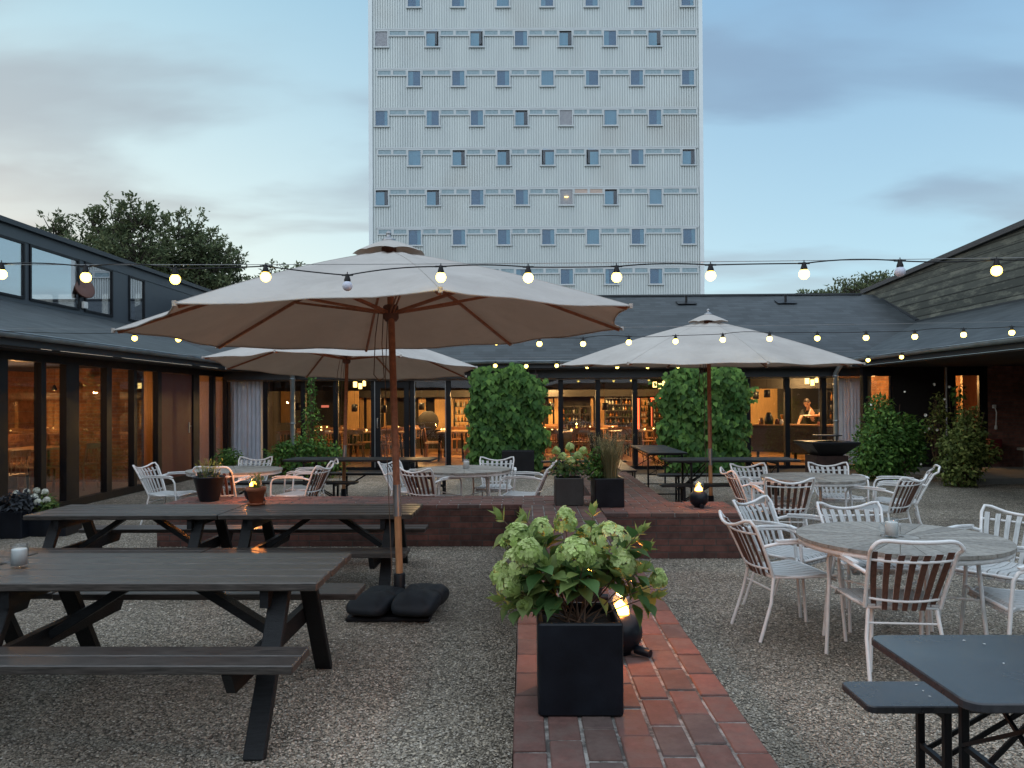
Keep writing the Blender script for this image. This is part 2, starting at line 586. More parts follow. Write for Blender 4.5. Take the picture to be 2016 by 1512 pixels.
# ------------------------------------------------------------------ mesh builder
class MB:
    def __init__(s):
        s.v, s.f, s.c, s.sm = [], [], [], []

    def add(s, vs, fs, smooth=False, tint=(1, 1, 1)):
        o = len(s.v)
        s.v += [tuple(p) for p in vs]
        s.f += [tuple(i + o for i in f) for f in fs]
        s.sm += [smooth] * len(fs)
        s.c += [tint] * len(vs)

    def box(s, c, d, rot=None, tint=(1, 1, 1), bev=0.):
        x, y, z = d[0] / 2, d[1] / 2, d[2] / 2
        if bev:
            b = bev
            vs = []
            for sx_ in (-1, 1):
                for sy_ in (-1, 1):
                    for sz_ in (-1, 1):
                        vs += [(sx_ * x, sy_ * (y - b), sz_ * (z - b)), (sx_ * (x - b), sy_ * y, sz_ * (z - b)), (sx_ * (x - b), sy_ * (y - b), sz_ * z)]
            def I(a, b_, c_, k):
                return ((a > 0) * 4 + (b_ > 0) * 2 + (c_ > 0)) * 3 + k
            fs = []
            for a in (-1, 1):
                q = [I(a, -1, -1, 0), I(a, 1, -1, 0), I(a, 1, 1, 0), I(a, -1, 1, 0)]
                fs.append(q if a > 0 else q[::-1])
                q = [I(-1, a, -1, 1), I(1, a, -1, 1), I(1, a, 1, 1), I(-1, a, 1, 1)]
                fs.append(q[::-1] if a > 0 else q)
                q = [I(-1, -1, a, 2), I(1, -1, a, 2), I(1, 1, a, 2), I(-1, 1, a, 2)]
                fs.append(q if a > 0 else q[::-1])
            for a in (-1, 1):
                for b2 in (-1, 1):
                    fs.append((I(a, b2, -1, 0), I(a, b2, 1, 0), I(a, b2, 1, 1), I(a, b2, -1, 1)))
                    fs.append((I(a, -1, b2, 0), I(a, 1, b2, 0), I(a, 1, b2, 2), I(a, -1, b2, 2)))
                    fs.append((I(-1, a, b2, 1), I(1, a, b2, 1), I(1, a, b2, 2), I(-1, a, b2, 2)))
                    for c2 in (-1, 1):
                        fs.append((I(a, b2, c2, 0), I(a, b2, c2, 1), I(a, b2, c2, 2)))
        else:
            vs = [(i * x, j * y, k * z) for i in (-1, 1) for j in (-1, 1) for k in (-1, 1)]
            fs = [(0, 1, 3, 2), (4, 6, 7, 5), (0, 4, 5, 1), (2, 3, 7, 6), (0, 2, 6, 4), (1, 5, 7, 3)]
        m = rot.to_matrix() if isinstance(rot, Euler) else rot
        cc_ = Vector(c)
        vs = [(m @ Vector(p) if m else Vector(p)) + cc_ for p in vs]
        s.add(vs, fs, False, tint)
        return s

    def bb(s, a, b, **k):     # box from corner to corner
        return s.box([(p + q) / 2 for p, q in zip(a, b)], [abs(q - p) for p, q in zip(a, b)], **k)

    def bar(s, a, b, w, h, up=(0, 0, 1), bev=0.):
        a, b = Vector(a), Vector(b)
        x = (b - a).normalized()
        y = Vector(up).cross(x)
        if y.length < 1e-4:
            y = Vector((0, 1, 0)).cross(x)
        y.normalize()
        z = x.cross(y)
        m = Matrix((x, y, z)).transposed()
        return s.box((a + b) / 2, ((b - a).length, w, h), rot=m, bev=bev)

    def tube(s, pts, r, seg=8, closed=False, smooth=True, cap=True, tint=(1, 1, 1)):
        P = [Vector(p) for p in pts]
        n = len(P)
        rs = r if isinstance(r, (list, tuple)) else [r] * n
        T = []
        for i in range(n):
            a = P[(i - 1) % n] if (closed or i > 0) else P[i]
            b = P[(i + 1) % n] if (closed or i < n - 1) else P[i]
            d = b - a
            T.append(d.normalized() if d.length > 1e-9 else Vector((0, 0, 1)))
        u_ = T[0].orthogonal().normalized()
        vs = []
        for i in range(n):
            u_ = u_ - T[i] * u_.dot(T[i])
            u_ = u_.normalized() if u_.length > 1e-6 else T[i].orthogonal().normalized()
            w_ = T[i].cross(u_)
            for k in range(seg):
                a = 2 * PI * k / seg
                vs.append(P[i] + (u_ * math.cos(a) + w_ * math.sin(a)) * rs[i])
        fs = []
        for i in range(n if closed else n - 1):
            j = (i + 1) % n
            for k in range(seg):
                k2 = (k + 1) % seg
                fs.append((i * seg + k, i * seg + k2, j * seg + k2, j * seg + k))
        s.add(vs, fs, smooth, tint)
        if cap and not closed:
            s.add(vs[:seg], [tuple(range(seg))[::-1]], False, tint)
            s.add(vs[-seg:], [tuple(range(seg))], False, tint)
        return s

    def lathe(s, prof, c=(0, 0, 0), seg=24, smooth=True, tint=(1, 1, 1)):
        cx_, cy_, cz_ = c
        vs, fs = [], []
        for r_, z_ in prof:
            for k in range(seg):
                a = 2 * PI * k / seg
                vs.append((cx_ + r_ * math.cos(a), cy_ + r_ * math.sin(a), cz_ + z_))
        for i in range(len(prof) - 1):
            for k in range(seg):
                k2 = (k + 1) % seg
                fs.append((i * seg + k, i * seg + k2, (i + 1) * seg + k2, (i + 1) * seg + k))
        s.add(vs, fs, smooth, tint)
        return s

    def poly(s, pts, smooth=False, tint=(1, 1, 1)):
        s.add(pts, [tuple(range(len(pts)))], smooth, tint)
        return s

    def prism(s, pts, d):      # polygon extruded by vector d
        n = len(pts)
        A = [Vector(p) for p in pts]
        B = [p + Vector(d) for p in A]
        s.add(A + B, [tuple(range(n))[::-1], tuple(range(n, 2 * n))] + [(i, (i + 1) % n, n + (i + 1) % n, n + i) for i in range(n)])
        return s

    def build(s, name, m, parent=None, tints=False):
        return mkobj(name, s.v, s.f, m, parent, s.sm, s.c)


def mkobj(name, v, f, m, parent=None, sm=None, tint=None):
    me = bpy.data.meshes.new(name)
    me.from_pydata([tuple(p) for p in v], [], f)
    if sm is not None:
        me.polygons.foreach_set('use_smooth', sm)
    if tint is not None and len(tint):
        at_ = me.color_attributes.new('tint', 'FLOAT_COLOR', 'POINT')
        arr = np.ones((len(v), 4), dtype=np.float32)
        arr[:, :3] = np.array(tint, dtype=np.float32)
        at_.data.foreach_set('color', arr.ravel())
    ms = m if isinstance(m, (list, tuple)) else [m]
    for q in ms:
        me.materials.append(MATS[q] if isinstance(q, str) else q)
    me.update()
    o = bpy.data.objects.new(name, me)
    C.objects.link(o)
    if parent:
        o.parent = parent
    return o


def npobj(name, V, Fc, m, parent=None, tint=None, smooth=False):
    """fast mesh from numpy arrays; Fc is (n,k) of same-size faces"""
    me = bpy.data.meshes.new(name)
    n, k = Fc.shape
    me.vertices.add(len(V))
    me.vertices.foreach_set('co', V.astype(np.float32).ravel())
    me.loops.add(n * k)
    me.loops.foreach_set('vertex_index', Fc.astype(np.int32).ravel())
    me.polygons.add(n)
    me.polygons.foreach_set('loop_start', np.arange(0, n * k, k, dtype=np.int32))
    if tint is not None:
        at_ = me.color_attributes.new('tint', 'FLOAT_COLOR', 'POINT')
        arr = np.ones((len(V), 4), dtype=np.float32)
        arr[:, :3] = tint
        at_.data.foreach_set('color', arr.ravel())
    me.materials.append(MATS[m])
    me.update(calc_edges=True)
    me.validate()
    if smooth:
        me.polygons.foreach_set('use_smooth', [True] * n)
    o = bpy.data.objects.new(name, me)
    C.objects.link(o)
    if parent:
        o.parent = parent
    return o


def tag(o, label=None, cat=None, group=None, kind=None):
    for k, v_ in (('label', label), ('category', cat), ('group', group), ('kind', kind)):
        if v_:
            o[k] = v_
    return o


def thing(name, label, cat, loc=(0, 0, 0), rz=0., group=None, rot=None):
    o = bpy.data.objects.new(name, None)
    o.empty_display_size = .1
    C.objects.link(o)
    o.location = loc
    o.rotation_euler = rot if rot else (0, 0, rz)
    return tag(o, label, cat, group)


def kids(o):
    return [c_ for c_ in bpy.data.objects if c_.parent == o]


def copytree(o, parent=None):
    c_ = o.copy()
    C.objects.link(c_)
    c_.parent = parent
    for q in kids(o):
        copytree(q, c_)
    return c_


def dup(src, loc, rz, label, group=None, cat=None, scale=None):
    r_ = copytree(src)
    r_.location = loc
    r_.rotation_euler = (0, 0, rz)
    if scale:
        r_.scale = (scale,) * 3
    return tag(r_, label, cat, group)


def light(name, kind, loc, energy, col, size=.1, parent=None, rot=None):
    d = bpy.data.lights.new(name, kind)
    d.energy = energy
    d.color = col
    if kind == 'AREA':
        d.size = size
    else:
        d.shadow_soft_size = size
    o = bpy.data.objects.new(name, d)
    C.objects.link(o)
    o.location = loc
    if rot:
        o.rotation_euler = rot
    if parent:
        o.parent = parent
    return o


# ------------------------------------------------------------------ foliage helpers
def unit(a):
    return a / np.maximum(np.linalg.norm(a, axis=1, keepdims=True), 1e-9)


def leafcloud(P, D, N, L, Wd, fold=.25, tint=None):
    """P base points, D leaf direction, N normal; six-vertex folded pointed leaves"""
    n = len(P)
    D = unit(D)
    N = unit(N - D * np.sum(N * D, axis=1, keepdims=True))
    B = np.cross(D, N)
    L = np.broadcast_to(np.asarray(L, float), (n,))[:, None]
    Wd = np.broadcast_to(np.asarray(Wd, float), (n,))[:, None]
    droop = -N * L * .12
    v0 = P
    v1 = P + D * L * .38 + B * Wd * .5 + N * Wd * fold
    v2 = P + D * L * .42
    v3 = P + D * L * .38 - B * Wd * .5 + N * Wd * fold
    v4 = P + D * L + droop
    V = np.stack([v0, v1, v2, v3, v4], 1).reshape(-1, 3)
    b = np.arange(n)[:, None] * 5
    Fc = np.concatenate([b + np.array([[0, 2, 1]]), b + np.array([[0, 3, 2]]), b + np.array([[2, 4, 1]]), b + np.array([[2, 3, 4]])], 0)
    if tint is None:
        tint = np.stack([rng.random(n) ** 1.6, rng.random(n), rng.random(n)], 1)
    T = np.repeat(tint, 5, axis=0)
    return V, Fc, T


def rnd(n):
    return unit(rng.normal(size=(n, 3)))


def tree_thing(name, label, group, base, h, crown, nl, leaf=.2, seed=1, mat='leaf_tree', blobs=None, pointed=0.):
    """trunk with limbs; crown is a list of (dx, dy, z, rx, rz) lumps fed by twiggy sprays"""
    r_ = random.Random(seed)
    t_ = thing(name, label, 'tree', base, 0, group)
    mb = MB()
    top_z = max(c_[2] for c_ in crown)
    mb.tube([(0, 0, -.2), (.05, 0, h * .25), (-.05, .05, h * .5), (0, 0, top_z)], [h * .026, h * .02, h * .014, h * .004], 8)
    V, Fs, T = [], [], []
    off = 0
    tot = sum(c_[3] ** 2 * c_[4] for c_ in crown)
    for (dx, dy, z, rx, rz_) in crown:
        s0 = Vector((0, 0, max(h * .22, z - rz_ * 1.2)))
        e0 = Vector((dx, dy, z))
        mid = s0.lerp(e0, .5) + Vector((0, 0, -.1 * rx))
        mb.tube([s0, mid, e0], [h * .011, h * .007, h * .003], 6)
        ns = max(12, int(75 * (rx ** 2 * rz_) / tot * len(crown) / 3))
        n_here = int(.8 * nl * rx ** 2 * rz_ / tot)
        per = max(6, n_here // ns)
        for k in range(ns):
            a = r_.uniform(0, 2 * PI)
            ph = r_.uniform(-.5, 1.)
            rr = r_.uniform(.35, 1.) ** .6
            cph = math.sqrt(max(0, 1 - ph * ph))
            tip = e0 + Vector((rx * rr * math.cos(a) * cph, rx * rr * math.sin(a) * cph, rz_ * rr * ph))
            st = e0.lerp(tip, .25) - Vector((0, 0, .15 * rz_))
            mb.tube([st, st.lerp(tip, .6) - Vector((0, 0, .03 * rx)), tip], [h * .0028, h * .0018, h * .0008], 4, cap=False)
            tt = np.array(tip)
            ss = np.array(st)
            f = rng.random(per) ** .7
            f = np.where(rng.random(per) < .25, 1.0 + .1 * rng.random(per), f * .9 + .15)
            spread = rx * .11
            p = ss + (tt - ss) * f[:, None] + rng.normal(size=(per, 3)) * spread * np.array([1, 1, .5 + pointed])
            d = unit((tt - ss)[None, :]) * .8 + rnd(per) * .8
            nn = rnd(per) * .7 + np.array([0, 0, 1.])
            v_, f_, t__ = leafcloud(p, d, nn, leaf * (.6 + .8 * rng.random(per)), leaf * .55)
            # clumps share a tone
            t__[:, 1] = np.clip(t__[:, 1] * .5 + r_.uniform(0, .5), 0, 1)
            V.append(v_)
            Fs.append(f_ + off)
            T.append(t__)
            off += len(v_)
    mb.build('trunk', 'bark', t_)
    npobj('crown', np.concatenate(V), np.concatenate(Fs), mat, t_, np.concatenate(T))
    return t_


# ------------------------------------------------------------------ ground
mb = MB()
mb.poly([(-150, -60, 0), (150, -60, 0), (150, 200, 0), (-150, 200, 0)])
g = mb.build('ground', 'gravel')
tag(g, kind='structure')
TOP = .46


def pebbles(n, y0, y1, xf0, xf1, smin, smax, name, seed):
    r_ = np.random.default_rng(seed)
    Y = y0 + (y1 - y0) * r_.random(n) ** 1.25
    X = (xf0 + (xf1 - xf0) * r_.random(n)) * Y
    k = ~((X > -.06) & (X < .83) & (Y < 8.6))
    X, Y = X[k], Y[k]
    n = len(X)
    s_ = smin + (smax - smin) * r_.random(n) ** 2.5
    base_ = np.array([[1, 0, 0], [.5, .87, 0], [-.5, .87, 0], [-1, 0, 0], [-.5, -.87, 0], [.5, -.87, 0],
                      [.55, .35, .55], [-.1, .6, .6], [-.6, -.1, .5], [.15, -.6, .6]], float)
    Fc = np.array([[0, 1, 6], [1, 7, 6], [1, 2, 7], [2, 8, 7], [2, 3, 8], [3, 4, 8], [4, 9, 8], [4, 5, 9], [5, 6, 9], [5, 0, 6], [6, 7, 9], [7, 8, 9]])
    V = np.repeat(base_[None], n, 0) * (1 + .35 * (r_.random((n, 10, 3)) - .5))
    V[:, :, 0] *= 1 + .5 * (r_.random((n, 1)) - .3)
    V[:, :, 1] *= .75
    V[:, :, 2] *= .7
    a = r_.random(n) * 2 * PI
    ca, sa = np.cos(a)[:, None], np.sin(a)[:, None]
    tl = (r_.random((n, 2)) - .5) * .7
    x_ = V[:, :, 0] * ca - V[:, :, 1] * sa
    y_ = V[:, :, 0] * sa + V[:, :, 1] * ca
    z_ = V[:, :, 2] + x_ * tl[:, :1] + y_ * tl[:, 1:]
    V = np.stack([x_, y_, z_], 2) * s_[:, None, None]
    V[:, :, 0] += X[:, None]
    V[:, :, 1] += Y[:, None]
    V[:, :, 2] += (r_.random((n, 1)) * .004)
    FF = (np.arange(n)[:, None, None] * 10 + Fc[None]).reshape(-1, 3)
    b_ = r_.random(n)
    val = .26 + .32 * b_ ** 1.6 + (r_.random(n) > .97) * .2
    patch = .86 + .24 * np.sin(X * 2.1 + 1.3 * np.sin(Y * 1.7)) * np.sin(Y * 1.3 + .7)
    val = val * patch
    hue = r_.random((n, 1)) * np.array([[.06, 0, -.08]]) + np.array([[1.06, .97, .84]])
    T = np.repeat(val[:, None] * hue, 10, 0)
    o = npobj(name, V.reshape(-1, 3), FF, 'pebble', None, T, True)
    tag(o, 'loose grey and beige gravel stones covering the courtyard', 'gravel', kind='stuff')
    return o


pebbles(150000, 2.6, 9.5, -.72, .68, .0038, .0098, 'gravel_stones', 3)


def brick_top(mb, x0, x1, y0, y1, z, along, r_):
    bl, bw, j = .228, .108, .012
    if along == 'y':
        cols = round((x1 - x0 + j) / (bw + j))
        pw = (x1 - x0 + j) / cols
        for c_ in range(cols):
            y = y0 - (c_ % 2) * (bl + j) / 2 - .03 * ((c_ * 7) % 3)
            while y < y1:
                a, b = max(y, y0), min(y + bl, y1)
                if b - a > .03:
                    put_brick(mb, x0 + c_ * pw, x0 + c_ * pw + pw - j, a, b, z, r_)
                y += bl + j
    else:
        rows = round((y1 - y0 + j) / (bw + j))
        pw = (y1 - y0 + j) / rows
        for c_ in range(rows):
            x = x0 - (c_ % 2) * (bl + j) / 2
            while x < x1:
                a, b = max(x, x0), min(x + bl, x1)
                if b - a > .03:
                    put_brick(mb, a, b, y0 + c_ * pw, y0 + c_ * pw + pw - j, z, r_)
                x += bl + j


def put_brick(mb, x0, x1, y0, y1, z, r_):
    k = r_.random()
    if k < .12:
        col = (.10, .068, .065)
    elif k < .4:
        col = (.125, .072, .063)
    elif k < .85:
        col = (.165, .080, .070)
    else:
        col = (.195, .086, .072)
    s_ = r_.uniform(.85, 1.15)
    col = tuple(q * s_ * .92 for q in col)
    dz = r_.uniform(-.0025, .0025)
    jx, jy = r_.uniform(-.0015, .0015), r_.uniform(-.0015, .0015)
    rot = Matrix.Rotation(r_.uniform(-.008, .008), 3, 'Z') @ Matrix.Rotation(r_.uniform(-.008, .008), 3, 'X')
    mb.box(((x0 + x1) / 2 + jx, (y0 + y1) / 2 + jy, z - .02 + dz), (x1 - x0, y1 - y0, .04), rot=rot, tint=col, bev=.004)


rb = random.Random(5)
walk = thing('brick_path', 'raised red brick path with pinwheel cross arms through the gravel', 'path')
tag(walk, kind='structure')
areas = [(-.045, .785, .6, 8.5, 'y'), (-4.1, .785, 8.5, 9.3, 'x'), (.797, 1.62, 8.72, 12.4, 'y'), (.797, 2.22, 7.82, 8.7, 'x')]
mb, core, sx_m, sy_m = MB(), MB(), MB(), MB()
for (x0, x1, y0, y1, al) in areas:
    brick_top(mb, x0, x1, y0, y1, TOP, al, rb)
    core.bb((x0 + .006, y0 + .006, 0), (x1 - .006, y1 - .006, TOP - .006))
    e = .004
    sx_m.poly([(x0, y0 - e, 0), (x1, y0 - e, 0), (x1, y0 - e, TOP - .04), (x0, y0 - e, TOP - .04)])
    sx_m.poly([(x1, y1 + e, 0), (x0, y1 + e, 0), (x0, y1 + e, TOP - .04), (x1, y1 + e, TOP - .04)])
    sy_m.poly([(x0 - e, y1, 0), (x0 - e, y0, 0), (x0 - e, y0, TOP - .04), (x0 - e, y1, TOP - .04)])
    sy_m.poly([(x1 + e, y0, 0), (x1 + e, y1, 0), (x1 + e, y1, TOP - .04), (x1 + e, y0, TOP - .04)])
mb.build('brick_top', 'brick_paver', walk)
core.build('mortar_bed', 'mortar', walk)
sx_m.build('brick_side', 'brick_side_x', walk)
sy_m.build('brick_side', 'brick_side_y', walk)

slab = MB().bb((8.35, 14.62, 0), (14, 17.2, .1)).build('porch_slab', 'slab')
tag(slab, kind='structure')
strip = MB().bb((-7.0, 16.75, 0), (7.8, 17.93, .012)).build('paving_strip', 'dark_strip')
tag(strip, kind='structure')

# ------------------------------------------------------------------ tower
tw = thing('tower_block', 'tall pale tower block clad in ribbed metal behind the courtyard', 'building', at(1057, 585, 56) * 1.0, R(1.2))
TX = at(1057, 585, 56).x
tw.location = (TX, 56, 0)
HW = 12.2
ZT = 36.0
mb = MB()
x = -HW + .3
prof = []
pitch = .18
while x < HW - .3:
    prof += [(x, .03), (x + .075, .03), (x + .083, -.045), (x + .172, -.045)]
    x += pitch
vs = [(a, b, 0) for a, b in prof] + [(a, b, ZT) for a, b in prof]
n = len(prof)
mb.add(vs, [(i, i + 1, n + i + 1, n + i) for i in range(n - 1)])
mb.bb((-HW, .08, 0), (HW, 13, ZT))
mb.build('cladding', 'cladding', tw)
for sgn in (-1, 1):
    MB().bb((sgn * HW, -.09, 0), (sgn * (HW - .29), .02, ZT)).build('corner_trim', 'tower_edge', tw)
rr_ = random.Random(3)
odd = [753.5, 853.5, 940, 1027.5, 1115, 1203, 1291]
even = [817.5, 904, 992, 1079, 1167, 1255.5, 1357]
openset = {(1, 1): 'r', (1, 2): 'r', (1, 4): 'd', (1, 6): 'r', (3, 3): 'd', (4, 1): 'd', (4, 2): 'd', (4, 3): 'l', (4, 4): 'l', (4, 6): 'd', (5, 0): 'd', (5, 1): 'd', (5, 5): 'd'}
warm = {(1, 0), (5, 4), (3, 4)}
for k in range(-1, 8):
    zt = 28.75 - 2.9 * (k - 1)
    ws = odd if k % 2 else even
    xs = [at(q, 400, 56).x - TX for q in ws]
    ww, wh = 1.06, 1.26
    tr_ = MB()
    tr_.bb((-HW + .55, -.115, zt + .0), (HW - .35, -.075, zt + .085))
    tr_.bb((-HW + .55, -.10, zt - .06), (HW - .35, -.052, zt - .002))
    tr_.build('floor_trim', 'tower_trim', tw)
    edges = [-HW + .62] + sum([[q - ww / 2, q + ww / 2] for q in xs], []) + [HW - .42]
    for i in range(0, len(edges), 2):
        a, b = edges[i], edges[i + 1]
        if b - a < .5:
            continue
        fr_ = MB()
        hh = .44
        z1 = zt - .06
        y0_, y1_ = -.12, -.052
        m_ = (a + b) / 2
        fr_.bb((a + .002, y0_, z1 - hh), (b - .002, y1_, z1 - hh + .09))
        fr_.bb((a + .002, y0_, z1 - .05), (b - .002, y1_, z1 - .001))
        fr_.bb((a + .002, y0_ + .002, z1 - hh + .09), (a + .09, y1_, z1 - .05))
        fr_.bb((b - .09, y0_ + .002, z1 - hh + .09), (b - .002, y1_, z1 - .05))
        fr_.bb((m_ - .09, y0_ + .002, z1 - hh + .09), (m_ + .09, y1_, z1 - .05))
        f_ = fr_.build('transom_window', 'tower_trim', tw)
        p_ = MB()
        p_.bb((a + .09, -.085, z1 - hh + .09), (m_ - .09, -.06, z1 - .05))
        p_.bb((m_ + .09, -.085, z1 - hh + .09), (b - .09, -.06, z1 - .05))
        p_.build('pane', 'room_lit' if (k == 1 and i == 0) or (k == 5 and i == 10) else 'slot_pane', f_)
    for j, q in enumerate(xs):
        fr_ = MB()
        a, b, z1, z0 = q - ww / 2, q + ww / 2, zt - .06, zt - .06 - wh
        y0_, y1_ = -.15, -.052
        e = .085
        fr_.bb((a, y0_, z1 - e), (b, y1_, z1))
        fr_.bb((a - .05, y0_ - .02, z0 - .02), (b + .05, y1_, z0 + e))
        fr_.bb((a, y0_ + .001, z0 + e), (a + e, y1_, z1 - e))
        fr_.bb((b - e, y0_ + .001, z0 + e), (b, y1_, z1 - e))
        w_ = fr_.build('window', 'tower_trim', tw)
        op = openset.get((k, j))
        iw = MB().bb((a + e, -.065, z0 + e), (b - e, -.053, z1 - e)).build('room', 'room_lit' if (k, j) in warm else 'frame_black' if op else 'room_dark', w_)
        if (k, j) not in warm:
            full = rr_.random() < .3
            cw_ = (b - a - 2 * e) * (.97 if full else rr_.uniform(.25, .42))
            right = rr_.random() < .8
            if op:
                cw_, right = (b - a - 2 * e) * .7, op == 'l'
            x0_ = (b - e - cw_) if right else a + e
            MB().bb((x0_, -.082, z0 + e), (x0_ + cw_, -.07, z1 - e - (.14 if op else 0))).build('curtain', 'room_curtain', w_)
        if (k, j) == (5, 4):
            MB().lathe([(0, 0), (.14, .0), (.14, .03), (0, .03)], (q, -.11, z0 + .62), 12).build('ceiling_lamp', 'lamp_inner', w_)
        op = openset.get((k, j))
        g_ = MB()
        if op in ('l', 'r'):
            sg = 1 if op == 'r' else -1
            hx = a + e if op == 'r' else b - e
            wv = (b - a - 2 * e)
            ang = R(24) * (-sg)
            g_.box((0, 0, (z0 + z1) / 2), (wv, .012, wh - 2 * e))
            g_.v = [((px_ + sg * wv / 2) * math.cos(ang) + hx - py_ * math.sin(ang), (px_ + sg * wv / 2) * math.sin(ang) + py_ * math.cos(ang) - .12, pz_) for px_, py_, pz_ in g_.v]
        elif op == 'd':
            g_.v = []
            g_.box((q, -.20, (z0 + z1) / 2 - .05), (b - a - 2 * e, .012, wh - 2 * e - .1), rot=Euler((R(-8), 0, 0)))
        else:
            g_.bb((a + e, -.125, z0 + e), (b - e, -.115, z1 - e))
        g_.build('pane', 'glass_tower', w_)


# ------------------------------------------------------------------ back hall (glazed restaurant wing)
YB = 18.0
hall = thing('restaurant_hall', 'low dark glazed restaurant wing with slate roof across the back', 'building')
mb = MB()
EZ, EY = 2.52, 17.35
RY, RZ = 23.5, 4.78
VL = (-10.3, 20.6, 3.68)
VR = (10.5, 20.65, 3.68)
# back roof slope (valleys at both ends)
mb.poly([(-6.55, EY, EZ), (7.35, EY, EZ), VR, (11.6, 20.65, 3.68), (11.6, RY, RZ), (-11.6, RY, RZ), (-11.6, 20.6, 3.68), VL])
mb.poly([(-11.6, RY, RZ), (11.6, RY, RZ), (11.6, 30, EZ), (-11.6, 30, EZ)])
mb.build('roof', 'roof_back', hall)
mb = MB()
mb.bar((-10.2, RY, RZ + .02), (10.2, RY, RZ + .02), .16, .05)
mb.build('ridge_cap', 'fascia', hall)
mb = MB()
mb.bb((-6.55, EY + .02, EZ - .17), (7.35, EY + .06, EZ - .02))
mb.bb((-7.0, 17.72, 2.13), (7.8, 17.94, EZ - .05))
mb.build('fascia_board', 'fascia', hall)
mb = MB()
mb.bb((-7.0, EY + .06, EZ - .20), (7.85, YB, EZ - .17))
mb.build('soffit', 'inner_dark', hall)


def gutter(p, q, parent, out):
    g_ = MB()
    P, Q = Vector(p), Vector(q)
    prof_ = [(math.cos(a) * .065, math.sin(a) * .065) for a in [PI + PI * i / 8 for i in range(9)]]
    prof2 = [(x_ * .9, y_ * .9) for x_, y_ in prof_[::-1]]
    pr = [(-.075, .004), (-.07, .01)] + [] + prof_ + prof2
    pr = prof_ + prof2
    d = Vector(out)
    vs = [P + d * a + Vector((0, 0, b)) for a, b in pr] + [Q + d * a + Vector((0, 0, b)) for a, b in pr]
    n_ = len(pr)
    g_.add(vs, [(i, (i + 1) % n_, n_ + (i + 1) % n_, n_ + i) for i in range(n_)], True)
    g_.tube([P + d * .066 + Vector((0, 0, .004)), Q + d * .066 + Vector((0, 0, .004))], .009, 6)
    k_ = int((Q - P).length / 1.9)
    for i in range(k_ + 1):
        c_ = P.lerp(Q, (i + .3) / (k_ + .6))
        w_ = (Q - P).normalized()
        vs = [c_ + d * a * 1.06 + Vector((0, 0, b * 1.06)) - w_ * .015 for a, b in prof_] + [c_ + d * a * 1.06 + Vector((0, 0, b * 1.06)) + w_ * .015 for a, b in prof_]
        n2_ = len(prof_)
        g_.add(vs, [(j, j + 1, n2_ + j + 1, n2_ + j) for j in range(n2_ - 1)], True)
    return g_.build('gutter', 'zinc', parent)


gutter((-6.4, EY - .07, EZ - .02), (7.2, EY - .07, EZ - .02), hall, (0, -1, 0))
# glazing
FZ = .08
ZG = 2.13
mx0 = [at(q, 850, YB).x for q in (524, 598, 662, 736, 812, 883.5, 957, 1030, 1104, 1177, 1250, 1324, 1398, 1472, 1549, 1621)]
for q in mx0:
    MB().bb((q - .055, YB - .06, FZ), (q + .055, YB + .06, ZG)).build('mullion', 'frame_black', hall)
MB().bb((-7.0, YB - .05, 0), (7.85, YB + .05, FZ)).build('plinth', 'frame_black', hall)
MB().bb((-7.0, YB - .075, ZG - .03), (7.85, YB - .062, ZG - .01)).build('head_trim', 'frame_steel', hall)
MB().bb((-7.0, YB - .06, ZG), (7.85, YB + .06, ZG + .25)).build('head_beam', 'frame_black', hall)
allx = [-7.0] + mx0 + [7.85]
for i in range(len(allx) - 1):
    a, b = allx[i] + .056, allx[i + 1] - .056
    if abs((a + b) / 2 - at(773, 850, YB).x) < .2:
        continue
    MB().bb((a, YB - .004, FZ), (b, YB + .004, ZG)).build('pane', 'glass', hall)
# door leaf and sliding opening with steel edge
dx0, dx1 = mx0[3] + .06, mx0[4] - .06
d_ = MB()
d_.bb((dx0, YB - .12, FZ), (dx0 + .12, YB - .07, ZG - .05))
d_.bb((dx1 - .12, YB - .12, FZ), (dx1, YB - .07, ZG - .05))
d_.bb((dx0 + .12, YB - .118, ZG - .2), (dx1 - .12, YB - .072, ZG - .052))
d_.bb((dx0 + .12, YB - .118, FZ), (dx1 - .12, YB - .072, FZ + .22))
door = d_.build('door', 'frame_black', hall)
MB().bb((dx0 + .12, YB - .1, FZ + .22), (dx1 - .12, YB - .09, ZG - .2)).build('pane', 'glass', door)
MB().tube([(dx0 + .06, YB - .14, 1.0), (dx0 + .06, YB - .2, 1.0), (dx0 + .06, YB - .2, 1.22), (dx0 + .06, YB - .14, 1.22)], .012, 6).build('handle', 'frame_steel', door)
fr_ = MB()
for q in (mx0[4] + .06, mx0[5] - .075):
    fr_.bb((q, YB - .09, FZ), (q + .018, YB - .065, ZG - .04))
fr_.bb((dx0 - .02, YB - .135, FZ), (dx0 - .002, YB - .12, ZG - .03))
fr_.bb((mx0[4] + .078, YB - .09, ZG - .058), (mx0[5] - .075, YB - .065, ZG - .04))
fr_.build('door_edge', 'frame_steel', hall)
# inside
HX0, HX1, HY1 = -6.95, 9.9, 25.
MB().bb((HX0, YB + .06, -.02), (HX1, HY1, FZ - .005)).build('floor', 'floor_wood', hall)
MB().bb((HX0, YB + .06, 2.28), (HX1, HY1, 2.35)).build('ceiling', 'ceiling_dark', hall)
MB().bb((HX0, HY1, 0), (HX1, HY1 + .1, 2.28)).build('wall', 'inner_dark', hall)
MB().bb((HX0 - .1, YB + .1, 0), (HX0, HY1, 2.28)).build('wall', 'inner_dark', hall)
MB().bb((HX1, YB + .1, 0), (HX1 + .1, HY1, 2.28)).build('wall', 'inner_dark', hall)
MB().bb((HX0, 20.2, 1.9), (HX1, 20.4, 2.27)).build('beam', 'inner_dark', hall)


